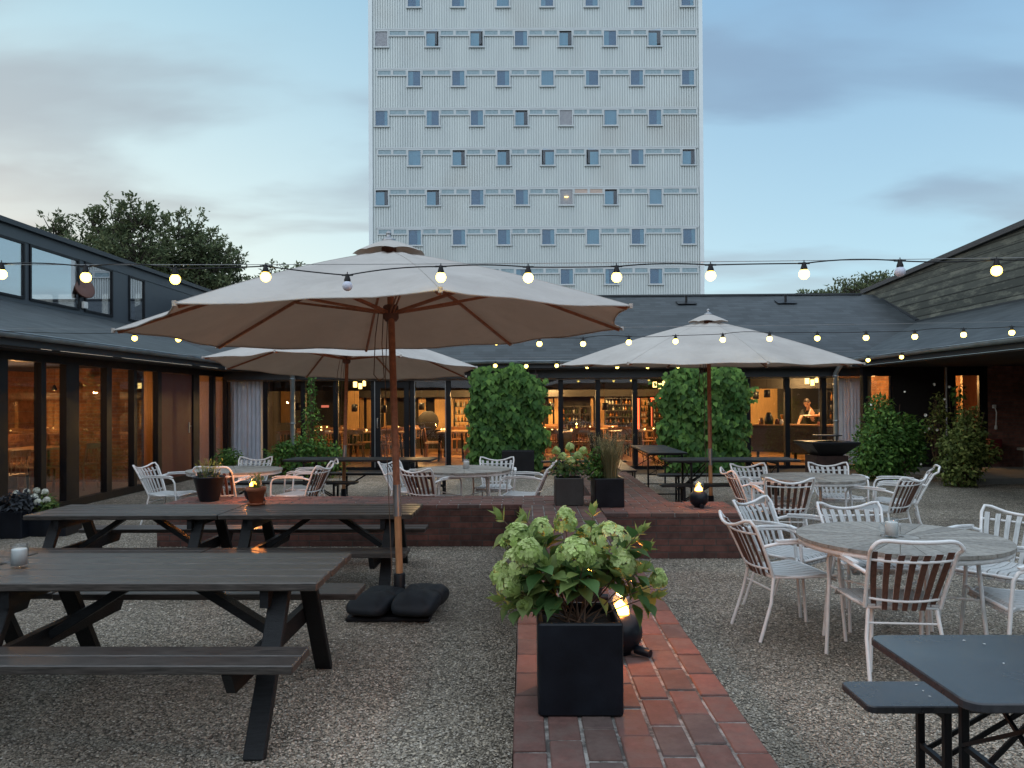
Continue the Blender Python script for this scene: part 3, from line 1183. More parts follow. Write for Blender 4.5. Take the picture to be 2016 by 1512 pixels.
def panel(px0, py0, px1, py1, Y, mat, name, parent, dep=.04):
    a, b = at(px0, py1, Y), at(px1, py0, Y)
    return MB().bb((a.x, Y, a.z), (b.x, Y + dep, b.z)).build(name, mat, parent)


# wall features along the rear wall of the hall
panel(683, 742, 706, 858, 22.5, 'inner_wood', 'wood_panel', hall)
panel(1478, 762, 1532, 862, 22.2, 'inner_wood', 'wood_panel', hall)
panel(1532, 745, 1548, 880, 22.0, 'inner_dark', 'dark_panel', hall)
MB().bb((at(1560, 800, 21.6).x, 21.6, 0), (9.8, 21.7, 2.27)).build('bar_back_wall', 'inner_dark', hall)
for (a, b, m_) in ((708, 716, 'inner_wood'), (722, 730, 'inner_wood'), (741, 749, 'inner_wood'), (756, 760, 'inner_wood'), (824, 838, 'inner_wood'), (856, 880, 'inner_wood'), (888, 925, 'inner_wood'), (1092, 1102, 'inner_wood'), (1163, 1168, 'inner_wood'), (1181, 1190, 'inner_wood'), (1262, 1275, 'inner_wood'), (1080, 1088, 'inner_wood'), (1060, 1068, 'inner_wood')):
    panel(a, 783, b, 846, 24.2, m_, 'lit_wall_panel', hall)
panel(706, 742, 1320, 783, 23.6, 'inner_dark', 'hanging_wall', hall, .1)
# red lit shelf frame
panel(1254, 784, 1259, 848, 23.3, 'neon_red', 'neon_strip', hall)
panel(1281, 783, 1285, 848, 23.3, 'neon_red', 'neon_strip', hall)
panel(1285, 783, 1312, 787, 23.3, 'neon_red', 'neon_strip', hall)
# roof vents
for q in (1347, 1540):
    a = at(q, 604, 22.9)
    vth = thing('roof_vent', 'small black pipe vent on slate roof, %s one' % ('left' if q < 1400 else 'right'), 'vent', (a.x, 22.6, 4.45), 0, 'pipe vents on the slate roof')
    MB().box((0, 0, .02), (.55, .4, .02), rot=Euler((R(20), 0, 0))).build('flashing', 'frame_black', vth)
    MB().tube([(0, 0, 0), (0, 0, .2)], .035, 8).lathe([(.06, .2), (.06, .22), (0, .25)], seg=8).build('pipe', 'frame_black', vth)
# downpipes
def downpipe(px, label):
    a = at(px, 800, 17.6)
    t_ = thing('downpipe', label, 'downpipe', (a.x, 17.55, 0), 0, 'zinc downpipes')
    MB().tube([(0, -.27, 2.45), (0, -.25, 2.36), (0, 0, 2.2), (0, 0, .03)], .055, 12).build('pipe', 'zinc', t_)
    b_ = MB()
    for z_ in (2.12, 1.1):
        b_.lathe([(.058, z_), (.066, z_), (.066, z_ + .04), (.058, z_ + .04)], seg=12)
    b_.build('bracket', 'zinc', t_)


downpipe(577.5, 'pale zinc downpipe beside the shrubs near the left curtain')
downpipe(1644, 'pale zinc downpipe with swan neck in front of the right curtain')


def curtain(px0, px1, Y, label, z1=2.12):
    a, b = at(px0, 800, Y).x, at(px1, 800, Y).x
    mb_ = MB()
    n_ = 70
    vs = []
    for i in range(n_ + 1):
        u_ = i / n_
        x_ = a + (b - a) * u_
        for z_ in (FZ + .01, 1., z1):
            y_ = Y + .045 * math.sin(u_ * 44 + .6 * math.sin(u_ * 9)) * (1.1 if z_ < .5 else .8) + .02 * math.sin(u_ * 97)
            vs.append((x_, y_, z_))
    fs = [(i * 3 + j, (i + 1) * 3 + j, (i + 1) * 3 + j + 1, i * 3 + j + 1) for i in range(n_) for j in range(2)]
    mb_.add(vs, fs, True)
    o_ = mb_.build('curtain', 'curtain_sheer')
    tag(o_, label, 'curtain', 'sheer curtains behind the glass')


curtain(455, 517, YB + .085, 'pale full length curtain behind glass in the left corner')
curtain(1651, 1699, YB + .085, 'pale blue full length curtain behind glass in the right corner')

# ------------------------------------------------------------------ left wing
XL = -7.05
lw = thing('side_wing', 'dark side wing on the left with tall panes below and clerestory windows above', 'building')
Y0 = -8.0
lr = MB()
lr.poly([(-6.55, Y0, EZ), (-6.55, EY, EZ), VL, (-10.3, Y0, 3.68)][::-1])
lr.build('roof', 'roof_side', lw)
MB().bb((-6.61, Y0, EZ - .17), (-6.57, EY, EZ - .02)).build('fascia_board', 'fascia', lw)
MB().bb((-7.1, Y0, EZ - .20), (-6.61, EY + .4, EZ - .172)).build('soffit', 'inner_dark', lw)
gutter((-6.48, Y0, EZ - .02), (-6.48, EY - .1, EZ - .02), lw, (1, 0, 0))
MB().bb((XL - .06, Y0, 0), (XL + .06, YB - .1, .12)).build('plinth', 'frame_black', lw)
MB().bb((XL - .06, Y0, 2.2), (XL + .06, YB - .1, EZ - .2)).build('head_beam', 'frame_black', lw)


def yl(px, X=XL):
    d = ray(px, 850)
    return X / d.x * d.y


posts = [(-60, 8), (74, 84), (124, 149), (204, 214), (258, 264), (306, 313), (376, 388), (416, 420), (445, 456)]
for a, b in posts:
    ya, yb = yl(a), min(yl(b), YB - .06)
    MB().bb((XL - .055, ya, .12), (XL + .055, yb, 2.2)).build('post', 'frame_black', lw)
for i in range(len(posts) - 1):
    if posts[i][0] == 306:
        continue
    a, b = yl(posts[i][1]), yl(posts[i + 1][0])
    MB().bb((XL - .004, a, .12), (XL + .004, b, 2.2)).build('pane', 'glass', lw)
dr = MB().bb((XL - .03, yl(313), .12), (XL + .02, yl(376), 2.19)).build('door', 'red_door', lw)
hy = yl(370)
MB().bb((XL + .02, hy - .02, .98), (XL + .035, hy + .02, 1.2)).tube([(XL + .03, hy, 1.12), (XL + .07, hy, 1.12), (XL + .07, hy - .12, 1.12)], .01, 6).build('handle', 'frame_steel', dr)
MB().bb((XL - .004, Y0, .12), (XL + .004, yl(-60), 2.2)).build('pane', 'glass', lw)
# clerestory
XC = -10.2
zb, ztp = 3.66, 5.22
cl_ = MB()
cl_.bb((XC - .1, Y0, 4.90), (XC + .02, 24.5, ztp))
cl_.bb((XC - .1, Y0, zb - .4), (XC - .0, 24.5, zb + .07))
cw0 = [(-260, -130), (-120, 47), (57, 155), (166, 221), (253, 284)]
ys = [(yl(a, XC), yl(b, XC)) for a, b in cw0]
prev = Y0
for a, b in ys:
    cl_.bb((XC - .1, prev, zb + .07), (XC, a, 4.90))
    prev = b
cl_.bb((XC - .1, prev, zb + .07), (XC, 24.5, 4.90))
cl_.build('clerestory_wall', 'clerestory', lw)
MB().bb((-16, Y0, ztp - .08), (XC + .12, 24.6, ztp + .02)).build('roof', 'fascia', lw)
for i, (a, b) in enumerate(ys):
    f_ = MB()
    for q in (a, b - .05):
        f_.bb((XC - .03, q, zb + .07), (XC + .03, q + .05, 4.90))
    f_.bb((XC - .028, a + .05, zb + .07), (XC + .028, b - .05, zb + .12))
    f_.bb((XC - .028, a + .05, 4.85), (XC + .028, b - .05, 4.90))
    w_ = f_.build('window', 'frame_black', lw)
    MB().bb((XC - .01, a + .05, zb + .12), (XC + .0, b - .05, 4.85)).build('pane', 'glass_clerestory', w_)
    if i >= 3:
        MB().bb((XC - .25, a + .05, zb + .12), (XC - .22, b - .05, 4.85)).build('curtain', 'curtain_sheer', w_)
MB().bb((-15.9, Y0, zb), (-15.8, 24.4, ztp - .1)).build('inner_wall', 'inner_dark', lw)
MB().bb((-15.8, Y0, zb - .3), (XC - .1, 24.4, zb - .2)).build('upper_floor', 'inner_dark', lw)
# wall speaker/lamp and small white box on the clerestory mullion
a = Vector((XC, yl(160, XC), 0))
sp_ = thing('wall_floodlight', 'round brown floodlight fixed on the clerestory mullion', 'floodlight', (XC + .05, a.y, 4.25))
MB().lathe([(0, -.14), (.16, -.13), (.24, 0), (.26, .05), (.24, .06), (0, .02)], seg=20).build('shade', 'umbrella_hub', sp_)
sp_.rotation_euler = (R(20), R(70), 0)
wb = MB().box((XC + .06, yl(162, XC), 3.87), (.07, .16, .16), bev=.01).build('alarm_box', 'white_china')
tag(wb, 'small white box on the clerestory wall under the round floodlight', 'box')
# left wing inside
MB().bb((-10.6, Y0, -.02), (XL - .06, YB + .5, .1)).build('floor', 'floor_wood', lw)
MB().bb((-10.6, Y0, 2.28), (XL - .06, YB + .5, 2.35)).build('ceiling', 'inner_dark', lw)
MB().bb((-10.7, Y0, 0), (-10.6, YB + .5, 2.28)).build('brick_wall', 'brick_inner_y', lw)
MB().bb((-10.6, YB + .4, 0), (XL - .1, YB + .5, 2.28)).build('wall', 'inner_wood', lw)
for (ya, yb, xa, xb) in ((11.7, 12.3, -9.3, -8.9), (14.6, 15.0, -9.2, -7.5)):
    MB().bb((xa, ya, .1), (xb, yb, 2.28)).build('partition', 'brick_inner_x', lw)
MB().bb((-9.6, 13.2, .1), (-9.1, 14.5, 1.05)).build('brick_counter', 'brick_inner_y', lw)
MB().bb((-8.6, 16.4, .1), (-7.6, 16.46, 2.28)).build('wood_partition', 'inner_wood', lw)

# ------------------------------------------------------------------ right wing
rw = thing('side_wing', 'side wing on the right with weathered shingle upper wall over a dark porch', 'building')
rr2 = MB()
rr2.poly([(7.35, Y0, EZ), (7.35, EY, EZ), VR, (10.5, Y0, 3.68)])
rr2.build('roof', 'roof_side', rw)
MB().bb((7.37, Y0, EZ - .17), (7.41, EY, EZ - .02)).build('fascia_board', 'fascia', rw)
MB().bb((7.41, Y0, EZ - .20), (13.5, 17.2, EZ - .172)).build('soffit', 'inner_dark', rw)
gutter((7.28, EY - .1, EZ - .02), (7.28, Y0, EZ - .02), rw, (-1, 0, 0))
sh = MB()
sh.poly([(10.5, Y0, 3.66), (10.5, 20.65, 3.66), (10.6, 24.2, 4.2), (10.6, 24.2, 4.95), (10.75, Y0, 6.38)])
sh.build('shingle_wall', 'shingles', rw)
sh = MB()
sh.bar((10.46, Y0, 3.67), (10.46, 20.65, 3.67), .1, .05)
sh.bar((10.46, 20.65, 3.70), (10.68, 23.6, RZ + .06), .12, .06)
sh.build('flashing', 'fascia', rw)
MB().prism([(10.55, Y0, 6.34), (10.50, 24.2, 4.90), (10.50, 24.2, 5.02), (10.55, Y0, 6.48)], (5, 0, 0)).build('roof', 'fascia', rw)
YP = 17.2
# rear wall of the porch: windows, dark boards and brick
px = lambda q: at(q, 830, YP).x
def wseg(a, b, m_, name, z0=.1, z1=2.33, y0_=0.):
    return MB().bb((a, YP + y0_, z0), (b, YP + .15, z1)).build(name, m_, rw)


wseg(7.5, px(1706), 'frame_black', 'corner_post')
wseg(px(1759), px(1860), 'dark_board', 'board_wall')
wseg(px(1863), px(1880), 'frame_black', 'post')
wseg(px(1933), px(1945), 'frame_black', 'post')
wseg(px(1945), 13.5, 'brick_porch', 'brick_wall')
for a_, b_ in ((1706, 1758), (1880, 1933)):
    f_ = MB()
    A, B = px(a_), px(b_)
    f_.bb((A, YP + .02, .3), (A + .04, YP + .1, 2.12))
    f_.bb((B - .04, YP + .02, .3), (B, YP + .1, 2.12))
    w_ = f_.build('window', 'frame_black', rw)
    MB().bb((A + .04, YP + .055, .3), (B - .04, YP + .063, 2.12)).build('pane', 'glass', w_)
    wseg(A, B, 'frame_black', 'window_breast', .1, .3)
    wseg(A, B, 'frame_black', 'window_head', 2.12, 2.33)
MB().bb((7.86, YP + .3, -.02), (13.5, 20.5, .1)).build('floor', 'floor_wood', rw)
MB().bb((7.86, 19.6, .1), (13.5, 19.7, 2.28)).build('brick_wall', 'brick_inner_x', rw)
MB().bb((7.95, YP + .3, 2.26), (13.5, 20.5, 2.3)).build('ceiling', 'ceiling_dark', rw)
MB().bb((px(1926) + .0, YP + .6, .1), (px(1926) + .5, YP + .7, 2.25)).build('inner_post', 'inner_wood', rw)
MB().bb((px(1712), YP + .2, .1), (px(1724), YP + .26, 2.2)).build('inner_post', 'inner_wood', rw)
MB().bb((13.4, 5, 0), (13.5, YP, 2.4)).build('porch_end_wall', 'brick_porch', rw)
MB().tube([(px(1861), YP - .06, .1), (px(1861), YP - .06, 2.3)], .022, 8).build('thin_pipe', 'frame_steel', rw)
light('hall_lamp', 'POINT', (9.7, 18.5, 2.0), 60, (1, .5, .16), .12)
light('hall_lamp', 'POINT', (11.3, 18.6, 1.9), 60, (1, .48, .13), .12)
light('hall_lamp', 'POINT', (8.4, 18.8, 2.0), 30, (1, .55, .2), .12)
# porch things
rbx = MB().bb((0, 0, 0), (.24, .2, .42)).bb((.02, -.012, .03), (.22, -.002, .39)).build('fire_box', 'red_plastic')
rbx.location = (px(1937), YP - .25, .30)
tag(rbx, 'dark red box fixed on the brick wall of the porch', 'box')
hp = thing('wall_hook', 'pale hook with a short hanging cord on the porch brick wall', 'hook', (px(1955), YP - .03, 0))
MB().tube([(0, 0, 1.42), (0, -.05, 1.4), (.03, -.05, 1.3), (.02, -.04, 1.0)], .012, 6).build('cord', 'white_china', hp)
MB().box((.02, -.04, .97), (.05, .04, .09), bev=.01).build('cord_weight', 'white_china', hp)
MB().box((0, -.02, 1.43), (.08, .04, .08), bev=.01).build('hook_plate', 'white_china', hp)
sb_ = thing('porch_bench', 'low dark slab bench against the porch brick wall', 'bench', (px(1978), 16.6, 0))
MB().box((1.1, 0, .52), (2.2, .4, .06), bev=.01).build('seat', 'slab', sb_)
MB().bb((.1, -.12, .1), (.2, .12, .49)).build('leg', 'slab', sb_)
MB().bb((2.0, -.12, .1), (2.1, .12, .49)).build('leg', 'slab', sb_)
cup = MB().lathe([(0, 0), (.035, 0), (.05, .09), (.045, .09), (.03, .01), (0, .01)], seg=14).build('white_cup', 'white_china')
cup.location = (px(2008), 16.5, .55)
tag(cup, 'small white cup on the porch bench', 'cup')


# ------------------------------------------------------------------ wing closing the courtyard behind the viewer (seen in the glass)
bw = thing('rear_wing', 'dark slate roofed wing behind the viewer, seen only as a reflection', 'building')
MB().bb((-28, -8.5, 0), (28, -8.2, 2.5)).build('wall', 'fascia', bw)
MB().poly([(-28, -7.9, 2.5), (-28, -13.5, 6.2), (28, -13.5, 6.2), (28, -7.9, 2.5)]).build('roof', 'inner_dark', bw)


# ------------------------------------------------------------------ umbrellas
def umbrella(label, centre, Rr, rot, tx, ty, foot, rise=.63, base_plate=False, seed=1, sag=.012):
    """eight panel wooden parasol; canopy frame tilted by (tx, ty)"""
    r_ = random.Random(seed)
    root = thing('parasol', label, 'parasol', (foot[0], foot[1], foot[2]), 0, 'cream wooden parasols')
    c_ = Vector(centre) - Vector(foot)
    nrm = Vector((tx, ty, 1)).normalized()
    ux = Vector((1, 0, -tx)).normalized()
    uy = nrm.cross(ux)

    def Pt(r, a, z):
        return c_ + ux * (r * math.cos(a)) + uy * (r * math.sin(a)) + nrm * z
    can = MB()
    NR, NA = 14, 8

    def prof(q):      # q 0 centre .. 1 rim
        return rise * (1 - q) + .035 * math.sin(PI * q)
    vs, fs = [], []
    idx = {}
    r0 = .10
    ph = [r_.uniform(0, 6) for _ in range(8)]
    for i in range(NR + 1):
        q = r0 + (1 - r0) * i / NR
        for k in range(8):
            for j in range(NA):
                w = j / NA
                a0, a1 = rot + k * PI / 4, rot + (k + 1) * PI / 4
                p0 = Pt(Rr * q, a0, prof(q))
                p1 = Pt(Rr * q, a1, prof(q))
                p = p0.lerp(p1, w)
                b = 4 * w * (1 - w)
                # cloth pulls inwards and dips between the ribs
                p = p.lerp(c_ + nrm * (p - c_).dot(nrm), .05 * b * q ** 2)
                p = p - nrm * (sag * b * q * (1 - .4 * q)) + nrm * (.012 * math.sin(7 * q + 9 * w + ph[k]) * b)
                idx[(i, k * NA + j)] = len(vs)
                vs.append(p)
    N_ = 8 * NA
    for i in range(NR):
        for j in range(N_):
            j2 = (j + 1) % N_
            fs.append((idx[i, j], idx[i + 1, j], idx[i + 1, j2], idx[i, j2]))
    can.add(vs, fs, True)
    # hem
    for j in range(N_):
        pass
    co = can.build('canopy', 'canvas', root)
    # seams and edge hem
    hem = MB()
    rim = [vs[idx[NR, j]] for j in range(N_)]
    hem.tube([p - nrm * .004 for p in rim], .006, 5, closed=True)
    for k in range(8):
        hem.tube([vs[idx[i, k * NA]] + nrm * .001 for i in range(NR + 1)], .002, 4)
        q = rim[k * NA]
        hem.tube([q - nrm * .02, q + nrm * .012], .014, 6)
    hem.build('hem', 'canvas', co)
    # vent cap
    cap = MB()
    vs2, fs2 = [], []
    for i in range(6):
        q = .02 + .98 * i / 5
        for k in range(8):
            for j in range(6):
                w = j / 6
                a0, a1 = rot + k * PI / 4, rot + (k + 1) * PI / 4
                rr = .29 * q
                z0_ = rise + .085 - .115 * q ** 1.35
                p0, p1 = Pt(rr, a0, z0_), Pt(rr, a1, z0_)
                b = 4 * w * (1 - w)
                vs2.append(p0.lerp(p1, w) + nrm * ((-.006 + .016 * b) * q * q))
    for i in range(5):
        for j in range(48):
            j2 = (j + 1) % 48
            fs2.append((i * 48 + j, (i + 1) * 48 + j, (i + 1) * 48 + j2, i * 48 + j2))
    cap.add(vs2, fs2, True)
    cap.build('vent_cap', 'canvas', root)
    # finial
    top_ = Pt(0, 0, rise + .08)
    fin = MB().lathe([(.05, -.01), (.055, .008), (.03, .018), (.014, .03), (.022, .05), (.022, .062), (.008, .075), (.0, .078)], (0, 0, 0), 14)
    fo = fin.build('finial', 'galvanised', root)
    fo.location = top_
    # pole (slightly leaning, follows foot to top)
    P0 = Vector((0, 0, .27))
    P1 = Pt(0, 0, rise + .06)
    hubp = Pt(0, 0, .13)
    j1 = P0.lerp(P1, .175)
    pole = MB()
    pole.tube([P0, j1], .0275, 14)
    pole.build('pole', 'umbrella_wood', root)
    pole = MB()
    pole.tube([j1, P0.lerp(P1, .6), P1], .0275, 14)
    pole.build('upper_pole', 'umbrella_wood_dark', root)
    jj = MB().tube([P0.lerp(P1, .168), P0.lerp(P1, .262)], .031, 16)
    jj.build('sleeve', 'galvanised', root)
    tu = MB().tube([(0, 0, .03), (0, 0, .28)], .024, 12)
    tu.tube([(.02, 0, .17), (.05, 0, .17)], .012, 8)
    tu.build('base_tube', 'galvanised', root)
    ribs_c = hubp
    hub = MB()
    d_ = (P1 - P0).normalized()
    hub.tube([hubp - d_ * .07, hubp - d_ * .045, hubp + d_ * .05, hubp + d_ * .06], [.045, .062, .062, .05], 16)
    th = Pt(0, 0, rise - .03)
    MB().tube([th - d_ * .05, th + d_ * .05], .06, 16).build('top_hub', 'umbrella_hub', root)
    hub.build('hub', 'umbrella_hub', root)
    if base_plate:
        pl = MB().box((-.02, -.12, .02), (.62, .58, .035), bev=.01)
        pl.lathe([(.045, .03), (.045, .26), (.04, .27), (.03, .27)], (0, 0, 0), 14)
    else:
        pl = MB().lathe([(0, .0), (.3, 0), (.3, .05), (.05, .08), (.04, .27), (.03, .27)], (0, 0, .002), 24)
    pl.build('base', 'black_metal', root)
    for k in range(8):
        a = rot + k * PI / 4
        rb_ = MB()
        aa = Pt(.05, a, rise - .05)
        m_ = Pt(Rr * .5, a, prof(.5) - .03)
        bb = Pt(Rr * .985, a, prof(.985) - .028)
        rb_.bar(aa, m_, .018, .026, nrm)
        rb_.bar(m_, bb, .018, .024, nrm)
        rb_.build('rib', 'umbrella_wood_dark', root)
        st_ = MB()
        side = Vector((-math.sin(a), math.cos(a), 0))
        tgt = Pt(Rr * .50, a, prof(.5) - .045)
        s0 = hubp + (ux * math.cos(a) + uy * math.sin(a)) * .055
        for sg in (-1, 1):
            st_.bar(s0 + side * .013 * sg, tgt + side * .013 * sg, .008, .02, nrm)
        st_.build('strut', 'umbrella_wood_dark', root)
    rp = MB()
    side = Vector((-1, -.3, 0)).normalized()
    a = hubp + side * .06
    rp.tube([a, a - d_ * .25 + side * .02, a - d_ * .52 + side * .01, a - d_ * .55 + side * .05, a - d_ * .50 + side * .09, a - d_ * .2 + side * .07, a + d_ * .05 + side * .03], .004, 5)
    b = hubp - d_ * .05 - Vector((.03, .0, 0))
    rp.tube([b, b - d_ * .5 + Vector((-.03, -.02, 0)), b - d_ * 1.1 + Vector((-.035, -.02, 0)), Vector((-.055, -.02, .25)), Vector((-.05, -.03, .18))], .0035, 5)
    rp.build('rope', 'rope', root)
    return root


umbrella('large open cream parasol nearest the camera, over the black picnic tables', (-1.065, 6.12, 2.184), 2.01, .305, -.029, .008, (-.985, 5.98, 0), base_plate=True, seed=1)
umbrella('open cream parasol behind the left picnic tables, partly under the large one', (-2.75, 11.79, 2.134), 2.087, .569, .024, .058, (-2.80, 11.8, 0), seed=2)
umbrella('open cream parasol with sloping top standing behind the right brick platform', (2.567, 10.838, 2.098), 2.08, .092, .006, -.033, (2.585, 10.8, 0), seed=3)


# sandbags and base plate
def cushion(name, mat, parent, loc, dim, rz, strap=True, n=26):
    V, Fs = [], []
    for i in range(n + 1):
        th_ = -PI / 2 + PI * i / n
        for j in range(n * 2):
            ph_ = 2 * PI * j / (n * 2)
            f = lambda a, p: math.copysign(abs(a) ** p, a)
            x_ = f(math.cos(th_), .55) * f(math.cos(ph_), .38)
            y_ = f(math.cos(th_), .55) * f(math.sin(ph_), .38)
            z_ = f(math.sin(th_), .85)
            w = .9 + .1 * math.cos(3.1 * x_) * 1
            pinch = 1 - .16 * math.exp(-((y_) / .10) ** 2) if strap else 1
            wr = .02 * math.sin(9 * x_ + 4 * y_) + .015 * math.sin(17 * y_ + 5 * x_)
            V.append((x_ * dim[0] / 2 * (1 - .04 * math.exp(-(y_ / .12) ** 2)), y_ * dim[1] / 2, (z_ * .5 * pinch + .5 + wr * abs(z_)) * dim[2] * (1 - .25 * abs(y_) ** 3)))
    m2 = n * 2
    for i in range(n):
        for j in range(m2):
            Fs.append((i * m2 + j, i * m2 + (j + 1) % m2, (i + 1) * m2 + (j + 1) % m2, (i + 1) * m2 + j))
    o_ = mkobj(name, V, Fs, mat, parent, [True] * len(Fs))
    o_.location = loc
    o_.rotation_euler = (0, 0, rz)
    if strap:
        s_ = MB()
        pts = []
        for j in range(40):
            a = 2 * PI * j / 40
            f = lambda q, p: math.copysign(abs(q) ** p, q)
            pts.append((f(math.cos(a), .5) * dim[0] / 2 * .975, 0, (f(math.sin(a), .8) * .5 * .86 + .5) * dim[2]))
        vs = [(p[0], -.02, p[2]) for p in pts] + [(p[0], .02, p[2]) for p in pts]
        s_.add(vs, [(i, (i + 1) % 40, 40 + (i + 1) % 40, 40 + i) for i in range(40)], True)
        so = s_.build('strap', 'black_cloth', o_)
    return o_


c1_ = cushion('sandbag', 'bag_fabric', None, (-1.115, 5.80, .035), (.31, .60, .15), R(-14))
tag(c1_, 'black strapped sandbag left of the nearest parasol pole', 'sandbag', 'sandbags on the parasol base')
c2_ = cushion('sandbag', 'bag_fabric', None, (-.79, 5.79, .035), (.33, .62, .17), R(-9))
tag(c2_, 'black strapped sandbag right of the nearest parasol pole', 'sandbag', 'sandbags on the parasol base')

# ------------------------------------------------------------------ picnic tables
def picnic(label, x0, x1, yc, group='black picnic tables', zt=.74, zs=.475, dz=0):
    root = thing('picnic_table', label, 'picnic table', ((x0 + x1) / 2, yc, dz), 0, group)
    L = x1 - x0
    mb_ = MB()
    w = .131
    for i in range(5):
        y_ = (i - 2) * (w + .019)
        mb_.box((rb.uniform(-.003, .003), y_, zt - .022 + rb.uniform(-.001, .001)), (L, w, .042), bev=.006, tint=(lambda q: (q, q, q * .98))(rb.uniform(.75, 1.35)))
    mb_.build('tabletop', 'table_black', root)
    for sg in (-1, 1):
        s_ = MB()
        for k in (-.5, .5):
            s_.box((0, sg * .62 + k * .135, zs - .02), (L, .128, .04), bev=.005)
        s_.build('bench', 'table_black', root)
    fx = L / 2 - .22
    for sx_ in (-1, 1):
        X_ = sx_ * fx
        for sg in (-1, 1):
            MB().bar((X_, sg * .20, zt - .045), (X_, sg * .60, .0), .045, .095, (1, 0, 0), bev=.004).build('leg', 'black_wood', root)
        cb_ = MB()
        cb_.prism([(X_ + sx_ * -.05, -.74, zs - .045), (X_ + sx_ * -.05, .74, zs - .045), (X_ + sx_ * -.05, .68, zs - .145), (X_ + sx_ * -.05, -.68, zs - .145)], (sx_ * -.042, 0, 0))
        cb_.box((X_ - sx_ * .05, 0, zt - .09), (.042, .64, .09))
        cb_.build('crossbeam', 'black_wood', root)
        MB().bar((X_ - sx_ * .09, .0, zs - .09), (sx_ * .12, .0, zt - .06), .045, .08, (0, 1, 0), bev=.004).build('brace', 'black_wood', root)
        bl = MB()
        for sg in (-1, 1):
            yy = sg * .40
            bl.tube([(X_ + .023 * sx_, yy, zs - .09), (X_ + .028 * sx_, yy, zs - .09)], .009, 8)
        bl.build('bolt', 'frame_steel', root)
    return root


picnic('black picnic table nearest the camera, its open end pointing at the brick path', -2.81, -1.0, 4.03)
picnic('black picnic table cut by the left edge, end to end with the nearest one', -4.66, -2.83, 4.06)
picnic('black picnic table in the second row with a terracotta pot on its seam, right half', -2.72, -1.0, 7.12, dz=-.13)
picnic('black picnic table in the second row, left half beside the white hydrangea trough', -4.47, -2.73, 7.13, dz=-.13)


# ------------------------------------------------------------------ beer tables
def rounded(x, y, r, n=5):
    pts = []
    for cx_, cy_, a0 in ((x - r, y - r, 0), (-x + r, y - r, 90), (-x + r, -y + r, 180), (x - r, -y + r, 270)):
        for i in range(n + 1):
            a = R(a0 + 90 * i / n)
            pts.append((cx_ + r * math.cos(a), cy_ + r * math.sin(a)))
    return pts


simple('bench_top', (.016, .017, .020), .5, 0, .25, 5, .03, 30, .3)


def foldtop(L, Wd, z, name, root, r=.05, mat='bench_top'):
    p_ = rounded(L / 2, Wd / 2, r)
    q = rounded(L / 2 + .004, Wd / 2 + .004, r)
    m_ = MB()
    n_ = len(p_)
    lv = [(p_, z), (q, z - .004), (q, z - .024), (p_, z - .028)]
    vs = [(a, b, zz_) for pp, zz_ in lv for a, b in pp]
    fs = [tuple(range(n_)), tuple(range(3 * n_, 4 * n_))[::-1]]
    for k in range(3):
        fs += [(k * n_ + i, (k + 1) * n_ + i, (k + 1) * n_ + (i + 1) % n_, k * n_ + (i + 1) % n_) for i in range(n_)]
    m_.add(vs, fs)
    return m_.build(name, mat, root)


def foldlegs(L, Wd, z, root, inset=.32):
    for s_ in (-1, 1):
        lg = MB()
        X_ = s_ * (L / 2 - inset)
        hw_ = Wd / 2 - .03
        for sg in (-1, 1):
            lg.box((X_, sg * hw_, (z - .03) / 2), (.028, .028, z - .03), bev=.004)
        lg.bar((X_, -hw_, z * .5), (X_, hw_, z * .5), .02, .02)
        lg.bar((X_, -hw_, .06), (X_, hw_, .06), .02, .02)
        lg.bar((X_, -hw_, z - .05), (X_, hw_, z - .05), .025, .025)
        if Wd > .4:
            lg.bar((X_ + .012, -hw_, z * .5), (X_ + .012, hw_, z - .06), .012, .012)
            lg.bar((X_ - .012, hw_, z * .5), (X_ - .012, -hw_, z - .06), .012, .012)
        lg.build('leg_frame', 'black_metal', root)
        for sg in (-.5, .5):
            MB().bar((X_, sg * hw_, z * .5), (X_ - s_ * .34, sg * hw_, z - .035), .008, .018).build('stay', 'black_metal', root)


t = NT('fold_top')
c = t.co()
n = t.noise(c, 2.5, 5, .6)
n2 = t.noise(c, 40, 4, .6)
t.bsdf(t.mix(t.mr(n2, .3, .7), (.03, .032, .038), (.05, .052, .06)), t.mr(n, .3, .7, .2, .3), 0, t.bump(n, .02, .001), .5)


def beer_table(label, loc, rz=0., L=2.2, Wd=.62, z=.76):
    root = thing('folding_table', label, 'folding table', loc, rz, 'black folding beer tables')
    foldtop(L, Wd, z, 'tabletop', root, .05, 'fold_top' if loc[1] < 5 else 'bench_top')
    foldlegs(L, Wd, z, root)
    return root


def beer_bench(label, loc, rz=0., L=2.2, Wd=.25, z=.47):
    root = thing('folding_bench', label, 'bench', loc, rz, 'black folding benches')
    foldtop(L, Wd, z, 'seat', root, .03, 'fold_top' if loc[1] < 5 else 'bench_top')
    foldlegs(L, Wd, z, root, .3)
    return root


